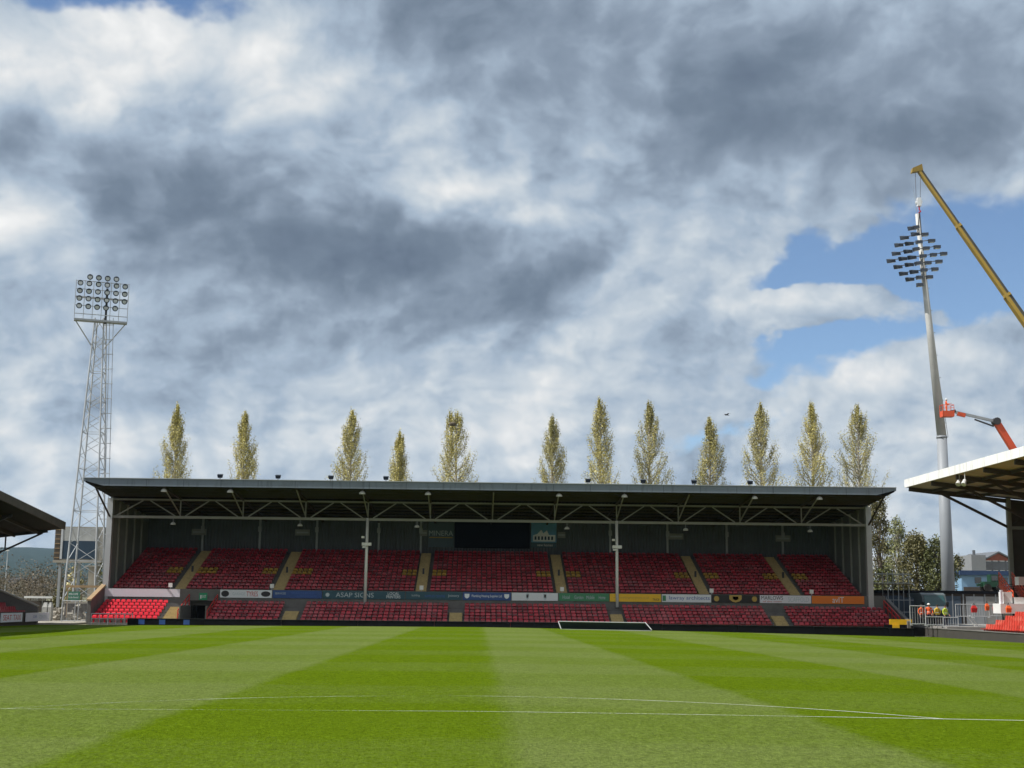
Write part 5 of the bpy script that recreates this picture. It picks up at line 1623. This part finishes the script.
tp = empty('traffic_post', (at(88, 616, 115).x, 115, -.55), 'small pale green cabinet at the end of the stand wall', 'cabinet')
b = MB(); pxbox(b, 85.5, 89.5, 613, 622, 115, .4); b.build('body', M['render_grey'], tp)
b = MB(); pxbox(b, 85.2, 89.8, 612.3, 612.9, 114.95, .5); b.build('lid', M['light_blue'], tp)
lpst = empty('street_lamp', (at(5, 590, 230).x, 230, -.5), 'thin street lamp far off against the blue hill', 'street lamp')
b = MB(); b.tube((lpst.location.x, 230, -.5), (lpst.location.x, 230, at(5, 551, 230).z), .12, .07); b.build('pole', M['galv'], lpst)
b = MB(); z = at(5, 551, 230).z; b.box(lpst.location.x - .9, lpst.location.x + .2, 229.8, 230.2, z, z + .2); b.build('lamp_head', M['white'], lpst)
gable_house('far_house', 12, 31, 587, 578.5, 330, 12, M['brick_pale'], M['slate'], 'grey roofed house among the bare trees in the far corner', 2)
gable_house('far_house', -4, 10, 584, 578, 360, 12, M['render_grey'], M['slate'], 'pale house half hidden by the side stand edge', 2)

# rubble and bright scrub below the scoreboard
def leaf_quads(b, c, n, spread, size, rnd, mi=0):
    for _ in range(n):
        p = Vector(c) + Vector((rnd.gauss(0, spread[0]), rnd.gauss(0, spread[1]), rnd.gauss(0, spread[2])))
        s = size * rnd.uniform(.6, 1.3)
        u = Vector((rnd.uniform(-1, 1), rnd.uniform(-1, 1), rnd.uniform(-1, 1))).normalized()
        v = u.orthogonal().normalized(); v.rotate(Matrix.Rotation(rnd.uniform(0, 6.28), 3, u)); w = u.cross(v)
        k = len(b.v)
        b.v += [tuple(p - v * s * .5), tuple(p + w * s * .33), tuple(p + v * s * .5), tuple(p - w * s * .33)]
        b.face((k, k + 1, k + 2, k + 3), mi)

GT = 'trees behind the stands'
def bushy_tree(name, px, pbase, ptop, Y, halfpx, leaf, label, seed, n=90, q=22, size=.3, bark='bark_dark', sparse=1.0, group=None, trunk_to=.75):
    rnd = random.Random(seed)
    top = at(px, ptop, Y); x0 = top.x; z1 = top.z; hwid = halfpx * Y / FPX
    root = empty(name, (x0, Y, -.5), label, 'tree', group)
    tr = MB(); H = z1 + .5
    tr.tube((x0, Y, -.5), (x0 + rnd.uniform(-.2, .2), Y, -.5 + H * .45), .035 * H * .6, .02 * H * .6, 8)
    tr.tube((x0, Y, -.5 + H * .44), (x0, Y, -.5 + H * trunk_to), .02 * H * .6, .05, 7)
    b = MB()
    for i in range(n):
        t = rnd.random() ** .8
        z = .12 + .86 * t
        prof = (math.sin(math.pi * min(1, (z * .92 + .08)) ** 0.9) ** .6)
        ang = rnd.uniform(0, 6.28); rad = math.sqrt(rnd.uniform(.1, 1)) * prof
        p = Vector((x0 + math.cos(ang) * rad * hwid, Y + math.sin(ang) * rad * hwid, -.5 + H * z))
        if i % 3 == 0:
            q0 = Vector((x0, Y, max(-.2, p.z - H * .18 - rad * hwid * .4)))
            tr.tube(q0, p, .07, .02, 5, caps=False)
        leaf_quads(b, p, int(q * rnd.uniform(.5, 1.4) * sparse), (hwid * .13, hwid * .13, hwid * .16), size, rnd)
    tr.build('trunk', M[bark], root)
    b.build('crown', M[leaf], root, fix=False)
    return root

def poplar(px, ptop, hl, hr, pref, seed, leaf, label, Y=165.0, tops=1, q=9):
    """Lombardy poplar: hl, hr are half widths in pixels at the reference row pref."""
    rnd = random.Random(seed)
    top = at(px, ptop, Y); ref = at(px, pref, Y)
    x0 = top.x; s = Y / FPX
    H = top.z + .5; zr = ref.z
    root = empty('poplar_tree', (x0, Y, -.5), label, 'tree', 'row of poplars behind the main stand')
    tr = MB(); b = MB()
    leader = [(x0, Y)]
    if tops > 1: leader.append((x0 - .85, Y + .4))
    tr.tube((x0, Y, -.5), (x0, Y, -.5 + H * .5), .42, .26, 9); tr.tube((x0, Y, -.5 + H * .49), (x0, Y, -.5 + H * .93), .26, .03, 7)
    nb = 100
    def width(z, side):
        t = max((top.z - z) / max(top.z - zr, .1), 0.0)
        w = (hr if side > 0 else hl) * s
        return w * (min(t, 1.5) ** .74) * 1.38 + .07
    for i in range(nb):
        z0 = zr - 7.5 + (top.z - .7 - (zr - 7.5)) * (i / nb) ** .85
        ang = rnd.uniform(0, 6.28)
        side = 1 if math.cos(ang) > 0 else -1
        L = rnd.uniform(2.6, 5.2) * (1 - .55 * i / nb)
        z1 = min(z0 + L, top.z - rnd.uniform(0, 1.0) if i < nb - 8 else top.z)
        r1 = .5 * (width(z1, side) + width(z0 + L * .4, side)) * rnd.uniform(.5, 1.05)
        tip = min(1.0, max(0.0, (top.z - z1) / 2.5))
        lx, ly = leader[i % len(leader)] if z0 > zr else leader[0]
        p0 = Vector((lx, ly, z0)); p1 = Vector((lx + math.cos(ang) * r1, ly + math.sin(ang) * r1, z1))
        pm = p0.lerp(p1, .45) + Vector((math.cos(ang) * r1 * .25, math.sin(ang) * r1 * .25, 0))
        tr.tube(p0, pm, .06, .045, 5, caps=False); tr.tube(pm, p1, .045, .015, 5, caps=False)
        for k in range(7):
            t = .25 + .75 * k / 6
            p = p0.lerp(pm, t / .45) if t < .45 else pm.lerp(p1, (t - .45) / .55)
            leaf_quads(b, p, max(3, int(q * 2.7 * rnd.uniform(.2, 1.7))), (.06 + .12 * tip, .06 + .12 * tip, .36), .15, rnd)
    tr.build('trunk', M['bark'], root)
    b.build('crown', M[leaf], root, fix=False)
    return root

POPS = [(178, 409, 13, 11, 1, 'poplar_leaf', 'yellowish poplar with a low side branch, nearest the lattice tower'),
        (245, 416, 12, 13, 1, 'poplar_leaf', 'broad flat sided yellow green poplar behind the roof, second from the lattice tower'),
        (352, 414, 14, 13, 1, 'poplar_leaf', 'pale poplar above the first thin roof column'),
        (400, 436, 8, 8, 1, 'poplar_leaf', 'smallest and thinnest poplar behind the stand roof'),
        (457, 415, 17, 17, 2, 'poplar_leaf', 'poplar with two tops and a dark nest above the black screen'),
        (552, 420, 11, 13, 1, 'poplar_leaf_b', 'slim grey green poplar above the picture banner'),
        (600, 403, 13, 16, 1, 'poplar_leaf', 'tallest pointed poplar near the second roof column'),
        (649, 406, 15, 17, 1, 'poplar_leaf_b', 'tall poplar with a separate short side shoot, right of the tallest one'),
        (709, 422, 14, 15, 1, 'poplar_leaf_b', 'shorter poplar between two taller ones above the lawray board'),
        (760, 407, 15, 17, 1, 'poplar_leaf_b', 'dense poplar third from the end of the stand roof on the crane side'),
        (811, 407, 15, 15, 1, 'poplar_leaf', 'poplar second from the end of the stand roof on the crane side'),
        (857, 409, 21, 21, 1, 'poplar_leaf_b', 'widest poplar at the crane end of the stand roof')]
for i, (px, pt, hl, hr_, tops, leaf, lab) in enumerate(POPS):
    r_ = poplar(px, pt, hl, hr_, 478, 100 + i, leaf, lab, Y=165 + (i % 3) * 2, tops=tops)
# nest in the fifth poplar
nb_ = empty('bird_nest', at(452.5, 426, 164.5), 'dark twig nest high in the two topped poplar', 'nest')
b = MB(); b.dome((0, 0, .25), .45, .5, 10, 4); b.dome((0, 0, .22), .45, -.55, 10, 4); b.build('twig_weave', M['bark_dark'], nb_, world=False)
# trees at the right of the stand
bushy_tree('birch_tree', 897, 590, 518, 150, 15, 'leaf_pale', 'sparse pale leaved tree beside the stand end post', 51, n=150, q=34, size=.2, bark='bark', sparse=1.0)
bushy_tree('leafy_tree', 878, 590, 494, 158, 14, 'leaf_olive', 'tall dark olive tree directly behind the stand end post', 52, n=170, q=44, size=.24)
bushy_tree('leafy_tree', 915, 590, 536, 148, 20, 'leaf_olive', 'rounded olive green tree behind the scaffold', 53, n=190, q=52, size=.24)
bushy_tree('leafy_tree', 936, 590, 539, 146, 19, 'leaf_green', 'dense green tree touching the grey mast', 54, n=190, q=54, size=.24)
bushy_tree('leafy_tree', 958, 590, 556, 170, 11, 'leaf_olive', 'small brownish tree on the house side of the mast', 55, n=60, q=20, size=.3)
bushy_tree('shrub', 884, 592, 566, 141, 12, 'leaf_green', 'low dark shrub behind the scaffold platform', 56, n=60, q=26, size=.28, trunk_to=.5)
# bright scrub and blossom under the scoreboard
bushy_tree('blossom_bush', 76, 612, 566, 134, 9, 'blossom', 'pale blossoming bush below the scoreboard', 61, n=55, q=14, size=.26, bark='bark')
bushy_tree('blossom_bush', 101, 612, 558, 135, 6, 'leaf_pale', 'pale leafy bush squeezed against the stand end post', 62, n=45, q=14, size=.26, bark='bark')
bushy_tree('shrub', 60, 612, 588, 136, 8, 'leaf_olive', 'brownish olive shrub beside the tower foot', 63, n=45, q=16, size=.26)
# rubble heap
b = MB(); rnd = random.Random(9)
for i in range(240):
    px = rnd.uniform(52, 92); Yr = rnd.uniform(123, 133)
    X = at(px, 610, Yr).x; z = -.5 + abs(rnd.gauss(0, .5)); s = rnd.uniform(.06, .3)
    rx = Matrix.Rotation(rnd.uniform(0, 3), 3, 'Z') @ Matrix.Rotation(rnd.uniform(0, 3), 3, 'X')
    pts = [Vector(p) * s for p in ((-1, -.7, -.4), (1, -.6, -.5), (1, .7, -.4), (-1, .7, -.5), (-.8, -.6, .4), (.9, -.7, .5), (.8, .6, .4), (-1, .5, .5))]
    b.hexa([rx @ p + Vector((X, Yr, z)) for p in pts])
tag(b.build('rubble', M['pale_concrete'], fix=False), 'loose pale rubble strewn at the tower foot', None, None, 'stuff')

# woods and hills far left and far right
def wood_mass(name, x0, x1, y0, y1, n, hmin, hmax, seed, m):
    rnd = random.Random(seed); b = MB()
    for i in range(n):
        X = rnd.uniform(x0, x1); Y = rnd.uniform(y0, y1); H = rnd.uniform(hmin, hmax)
        b.tube((X, Y, -.5), (X, Y, H * .7), .15, .05, 5, caps=False)
        for k in range(9):
            p = (X + rnd.gauss(0, H * .17), Y + rnd.gauss(0, H * .17), H * rnd.uniform(.25, .95))
            leaf_quads(b, p, 40, (H * .09, H * .09, H * .11), H * .04, rnd)
    o = b.build(name, m, fix=False)
    tag(o, kind='stuff')
    return o
wood_mass('woods', -170, -45, 165, 420, 420, 4, 8.0, 71, M['wood_brown'])
wood_mass('woods', 70, 190, 280, 420, 150, 4, 9, 72, M['wood_brown'])
wood_mass('woods', -70, 110, 330, 430, 110, 5, 10, 73, M['wood_brown'])
def hill_sheet(name, pts, Y0, Y1, seed, m):
    rnd = random.Random(seed)
    b = MB(); nx = len(pts)
    for j in range(7):
        t = j / 6.0
        y = Y0 + (Y1 - Y0) * t
        for i, (x, h) in enumerate(pts):
            prof = math.sin(t * math.pi / 2) ** 1.2
            b.v.append((x, y + rnd.uniform(-40, 40), -3 + h * prof + (rnd.uniform(-4, 4) if j else 0)))
    for j in range(6):
        for i in range(nx - 1):
            b.face((j * nx + i, j * nx + i + 1, (j + 1) * nx + i + 1, (j + 1) * nx + i))
    o = b.build(name, m, smooth=True); tag(o, kind='structure')
    return o
rnd = random.Random(5)
pts = []
for i in range(110):
    x = -6500 + i * 110
    h = 216 + 12 * math.sin(i * .35) + 8 * math.sin(i * 1.1 + 1) + rnd.uniform(-4, 4)
    if x > -900: h = 216 - (x + 900) * .09
    pts.append((x, max(h, 70)))
hill_sheet('hills', pts, 3000, 7000, 3, M['hill'])
# ragged tree line along the hill crest
b = MB(); rnd = random.Random(77)
for i in range(520):
    x = rnd.uniform(-3200, -1700)
    j = int((x + 6500) / 110); h = pts[j][1] + (pts[j + 1][1] - pts[j][1]) * ((x + 6500) / 110 - j)
    s = rnd.uniform(8, 17)
    leaf_quads(b, (x, 6960, -3 + h + s * .2), 10, (s * .6, s * .6, s * .35), s * .8, rnd)
tag(b.build('hill_crest_woods', M['hill'], fix=False), kind='stuff')

# bird in flight
bd = empty('bird', at(727, 415, 120), 'small dark bird flying in the open sky between two poplars', 'bird')
b = MB()
b.hexa([(-.22, -.03, -.03), (.2, -.04, -.05), (.2, .04, -.05), (-.22, .03, -.03), (-.22, -.02, .02), (.16, -.04, .05), (.16, .04, .05), (-.22, .02, .02)])
b.hexa([(.16, -.03, -.03), (.3, -.015, -.01), (.3, .015, -.01), (.16, .03, -.03), (.16, -.03, .04), (.29, -.01, .015), (.29, .01, .015), (.16, .03, .04)])
for s in (-1, 1):
    b.hexa([(-.08, 0, .02), (.1, 0, .02), (.06, s * .28, .13), (-.06, s * .28, .13), (-.08, 0, .035), (.1, 0, .035), (.06, s * .28, .14), (-.06, s * .28, .14)])
    b.hexa([(-.06, s * .28, .13), (.06, s * .28, .13), (-.08, s * .55, .06), (-.12, s * .55, .06), (-.06, s * .28, .14), (.06, s * .28, .14), (-.08, s * .55, .066), (-.12, s * .55, .066)])
b.build('body', M['bird'], bd, world=False)
bd.rotation_euler = (0, 0, R(200))

# haze
HAZE = 0.00004
if HAZE > 0:
    b = MB(); b.box(-7500, 7500, -700, 8200, -25, 340)
    hz = b.build('haze', [])
    tag(hz, kind='stuff')
    hm = bpy.data.materials.new('haze air'); hm.use_nodes = True
    nt = hm.node_tree; nt.nodes.remove(nt.nodes['Principled BSDF'])
    pv = nn(nt, 'ShaderNodeVolumePrincipled'); pv.inputs['Density'].default_value = HAZE
    pv.inputs['Color'].default_value = (.55, .77, 1.0, 1); pv.inputs['Anisotropy'].default_value = .2
    nt.links.new(pv.outputs[0], nt.nodes['Material Output'].inputs['Volume'])
    hz.data.materials.append(hm)

# ------------------------------------------------------------------ light and sky
SUN_EL, SUN_AZ = R(51), R(-102)      # azimuth from +Y, clockwise seen from above; -90 = from the left
sun = bpy.data.lights.new('sun', 'SUN'); sun.energy = 4.6; sun.angle = R(0.53); sun.color = (1.0, .955, .885)
suno = bpy.data.objects.new('sun', sun); COL.objects.link(suno)
sd = Vector((math.sin(SUN_AZ) * math.cos(SUN_EL), math.cos(SUN_AZ) * math.cos(SUN_EL), math.sin(SUN_EL)))
suno.rotation_euler = (-sd).to_track_quat('-Z', 'Y').to_euler()

wd = bpy.data.worlds.new('World'); sc.world = wd; wd.use_nodes = True
nt = wd.node_tree; L = nt.links.new
for n in list(nt.nodes): nt.nodes.remove(n)
out = nn(nt, 'ShaderNodeOutputWorld')
sky = nn(nt, 'ShaderNodeTexSky', sky_type='NISHITA'); sky.sun_disc = False
sky.sun_elevation = SUN_EL; sky.sun_rotation = SUN_AZ % (2 * math.pi)
sky.altitude = 1000; sky.air_density = 1.0; sky.dust_density = 0.1; sky.ozone_density = 3.5
bg1 = nn(nt, 'ShaderNodeBackground'); L(sky.outputs[0], bg1.inputs[0]); bg1.inputs[1].default_value = 0.10
tc = nn(nt, 'ShaderNodeTexCoord')
sp = nn(nt, 'ShaderNodeSeparateXYZ'); L(tc.outputs['Generated'], sp.inputs[0])
X_, Y_, Z_ = sp.outputs
az = math_n(nt, 'ARCTAN2', X_, Y_)
el = math_n(nt, 'ARCSINE', Z_)
def blob(px, py, sx_, sy_, amp, rot=0.0):
    """a soft bump of given half widths (in 1330ths of a radian) round a fixed direction of the sky"""
    d = ray(px, py)
    a0 = math.atan2(d.x, d.y); e0 = math.asin(d.z)
    mp = nn(nt, 'ShaderNodeMapping', vector_type='TEXTURE')
    mp.inputs['Location'].default_value = (a0, e0, 0)
    mp.inputs['Rotation'].default_value = (0, 0, rot)
    mp.inputs['Scale'].default_value = (1.9 * sx_ / FPX, 1.9 * sy_ / FPX, 1)
    L(warped.outputs[0], mp.inputs['Vector'])
    g = nn(nt, 'ShaderNodeTexGradient', gradient_type='SPHERICAL')
    L(mp.outputs[0], g.inputs['Vector'])
    return (g.outputs['Fac'], amp)
def total(lst):
    acc = 0.0
    for f, a in lst: acc = math_n(nt, 'MULTIPLY_ADD', f, a, acc)
    return acc
# cloud coordinates: direction met with a layer overhead, flattened gently towards the horizon
zz = math_n(nt, 'ADD', math_n(nt, 'MAXIMUM', Z_, 0.0), 0.62)
cu = math_n(nt, 'DIVIDE', X_, zz); cv = math_n(nt, 'DIVIDE', Y_, zz)
cp = nn(nt, 'ShaderNodeCombineXYZ'); L(cu, cp.inputs[0]); L(cv, cp.inputs[1])
def cnoise(scale, detail, rough, offs=(0, 0, 0), dist=0.0, src=None, lac=2.0):
    mp = nn(nt, 'ShaderNodeMapping'); mp.inputs['Location'].default_value = offs
    L(src or cp.outputs[0], mp.inputs['Vector'])
    n = nn(nt, 'ShaderNodeTexNoise', noise_dimensions='2D'); n.inputs['Scale'].default_value = scale; n.inputs['Detail'].default_value = detail
    n.inputs['Roughness'].default_value = rough; n.inputs['Distortion'].default_value = dist; n.inputs['Lacunarity'].default_value = lac
    L(mp.outputs[0], n.inputs['Vector'])
    return n
# the placement of the big shapes is warped so that their outlines are ragged
wn = cnoise(5.5, 5, .55, (3.1, 1.7, 0))
wsep = nn(nt, 'ShaderNodeSeparateXYZ'); L(wn.outputs['Color'], wsep.inputs[0])
az_w = math_n(nt, 'ADD', az, math_n(nt, 'MULTIPLY_ADD', wsep.outputs[0], .13, -.065))
el_w = math_n(nt, 'ADD', el, math_n(nt, 'MULTIPLY_ADD', wsep.outputs[1], .10, -.05))
warped = nn(nt, 'ShaderNodeCombineXYZ'); L(az_w, warped.inputs[0]); L(el_w, warped.inputs[1])
wv = nn(nt, 'ShaderNodeVectorMath', operation='MULTIPLY_ADD'); L(wn.outputs['Color'], wv.inputs[0])
wv.inputs[1].default_value = (.07, .07, 0); L(cp.outputs[0], wv.inputs[2])
def density(offs):
    a = cnoise(6.0, 7, .52, offs, 0, wv.outputs[0]).outputs['Fac']
    mp = nn(nt, 'ShaderNodeMapping'); mp.inputs['Location'].default_value = offs
    L(wv.outputs[0], mp.inputs['Vector'])
    v = nn(nt, 'ShaderNodeTexVoronoi', voronoi_dimensions='2D', feature='SMOOTH_F1'); v.inputs['Scale'].default_value = 15.0
    v.inputs['Smoothness'].default_value = .6; v.inputs['Detail'].default_value = 2.0; v.inputs['Roughness'].default_value = .55; v.inputs['Lacunarity'].default_value = 2.3
    v.normalize = True
    L(mp.outputs[0], v.inputs['Vector'])
    return math_n(nt, 'MULTIPLY_ADD', v.outputs['Distance'], -.26, math_n(nt, 'ADD', a, .075))
big = density((0.3, 5.2, 0))
fin = cnoise(26.0, 4, .55, (7.3, 2.2, 1.0), .0).outputs['Fac']
# brightness difference towards the sun gives the puffs a lit side
bigs = density((0.3 - .015, 5.2 - .016, 0))
relief = math_n(nt, 'SUBTRACT', big, bigs)
# coverage: mostly closed, opened in places
holes = total([blob(125, 0, 72, 20, 1.4, .1), blob(832, 276, 78, 17, 1.2), blob(985, 265, 75, 42, 1.5, .25), blob(840, 345, 76, 24, 1.45), blob(1010, 345, 30, 14, .5),
               blob(825, 306, 75, 13, -1.2), blob(735, 330, 40, 60, -.5), blob(950, 352, 80, 26, -.8), blob(735, 428, 60, 9, .55), blob(455, 455, 60, 7, .45), blob(735, 372, 34, 10, .55), blob(575, 432, 50, 8, .45), blob(958, 300, 16, 9, -.7), blob(790, 392, 70, 12, .35), blob(300, 452, 60, 8, .3)])
cov = math_n(nt, 'ADD', math_n(nt, 'MULTIPLY_ADD', big, .8, .42), math_n(nt, 'MULTIPLY_ADD', fin, .55, -.275))
cov = math_n(nt, 'SUBTRACT', cov, holes)
mr = nn(nt, 'ShaderNodeMapRange', interpolation_type='SMOOTHSTEP'); L(cov, mr.inputs[0])
mr.inputs[1].default_value = .14; mr.inputs[2].default_value = .56
# brightness of the cloud
tone = total([
    blob(150, 66, 190, 46, .36, .10), blob(20, 70, 60, 50, .16), blob(250, 55, 44, 44, .22), blob(75, 105, 28, 18, .26), blob(285, 165, 30, 34, .26), blob(450, 180, 48, 22, .50), blob(405, 140, 60, 34, .18), blob(545, 185, 60, 20, .22),
    blob(22, 218, 46, 34, .46), blob(340, 80, 60, 60, .16), blob(640, 200, 150, 40, .20), blob(700, 262, 90, 40, .14),
    blob(180, 185, 170, 62, -.34), blob(40, 115, 60, 44, -.16), blob(400, 266, 190, 46, -.36, -.12), blob(290, 220, 140, 56, -.18), blob(560, 60, 190, 100, -.22), blob(780, 140, 210, 90, -.23), blob(920, 50, 190, 80, -.20), blob(440, 20, 90, 60, -.16), blob(985, 200, 60, 40, .12),
    blob(140, 422, 100, 26, .20), blob(640, 380, 180, 40, .14), blob(960, 372, 100, 40, .22), blob(830, 303, 60, 13, .26), blob(310, 350, 130, 40, -0.06), blob(90, 345, 130, 40, -0.12), blob(940, 500, 70, 30, .04), blob(560, 440, 140, 22, .10), blob(30, 440, 50, 18, .18), blob(870, 430, 60, 40, .06), blob(300, 410, 200, 18, -0.04), blob(560, 330, 160, 24, -0.04)])
low = nn(nt, 'ShaderNodeMapRange'); L(el, low.inputs[0]); low.inputs[1].default_value = .02; low.inputs[2].default_value = .22; low.inputs[3].default_value = .20; low.inputs[4].default_value = 0
t = math_n(nt, 'MULTIPLY_ADD', relief, 1.3, .46)
t = math_n(nt, 'ADD', t, math_n(nt, 'MULTIPLY_ADD', big, .62, -.31))
t = math_n(nt, 'ADD', t, math_n(nt, 'MULTIPLY_ADD', fin, .17, -.085))
t = math_n(nt, 'ADD', t, tone)
t = math_n(nt, 'ADD', t, low.outputs[0])
# sky behind the viewer brightened as added fill light for the shaded stand
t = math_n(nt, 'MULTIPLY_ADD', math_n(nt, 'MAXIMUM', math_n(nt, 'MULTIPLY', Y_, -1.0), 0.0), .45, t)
rp = nn(nt, 'ShaderNodeValToRGB'); L(t, rp.inputs[0])
cr_ = rp.color_ramp
stops = [(-.35, (96, 110, 130)), (0.0, (116, 131, 149)), (.22, (138, 153, 171)), (.45, (168, 184, 202)), (.68, (200, 210, 219)), (.90, (231, 233, 234)), (1.05, (248, 248, 247))]
t = math_n(nt, 'MULTIPLY_ADD', t, 1 / 1.4, .25)
for lk in list(rp.inputs[0].links): nt.links.remove(lk)
L(t, rp.inputs[0])
cr_.elements[0].position = 0; cr_.elements[0].color = (*srgb(*stops[0][1]), 1)
cr_.elements[1].position = 1; cr_.elements[1].color = (*srgb(*stops[-1][1]), 1)
for p, c in stops[1:-1]:
    e = cr_.elements.new((p + .35) / 1.4); e.color = (*srgb(*c), 1)
EXPO = 0.35
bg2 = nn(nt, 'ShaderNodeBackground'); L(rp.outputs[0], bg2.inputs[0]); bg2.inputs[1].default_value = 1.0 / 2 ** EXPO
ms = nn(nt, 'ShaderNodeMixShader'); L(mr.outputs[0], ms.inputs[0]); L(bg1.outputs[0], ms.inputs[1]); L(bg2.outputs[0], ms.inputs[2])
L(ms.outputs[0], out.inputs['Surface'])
wd.cycles.sampling_method = 'MANUAL'; wd.cycles.sample_map_resolution = 256

sc.view_settings.view_transform = 'Standard'
sc.view_settings.look = 'None'
sc.view_settings.exposure = EXPO
sc.view_settings.gamma = 1
sc.view_settings.use_curve_mapping = False
sc.render.engine = 'CYCLES'
sc.cycles.use_denoising = True
sc.cycles.use_adaptive_sampling = True
sc.cycles.adaptive_threshold = 0.015
sc.cycles.adaptive_min_samples = 16
sc.cycles.max_bounces = 6
sc.cycles.diffuse_bounces = 3
sc.cycles.volume_bounces = 0
sc.cycles.transparent_max_bounces = 12
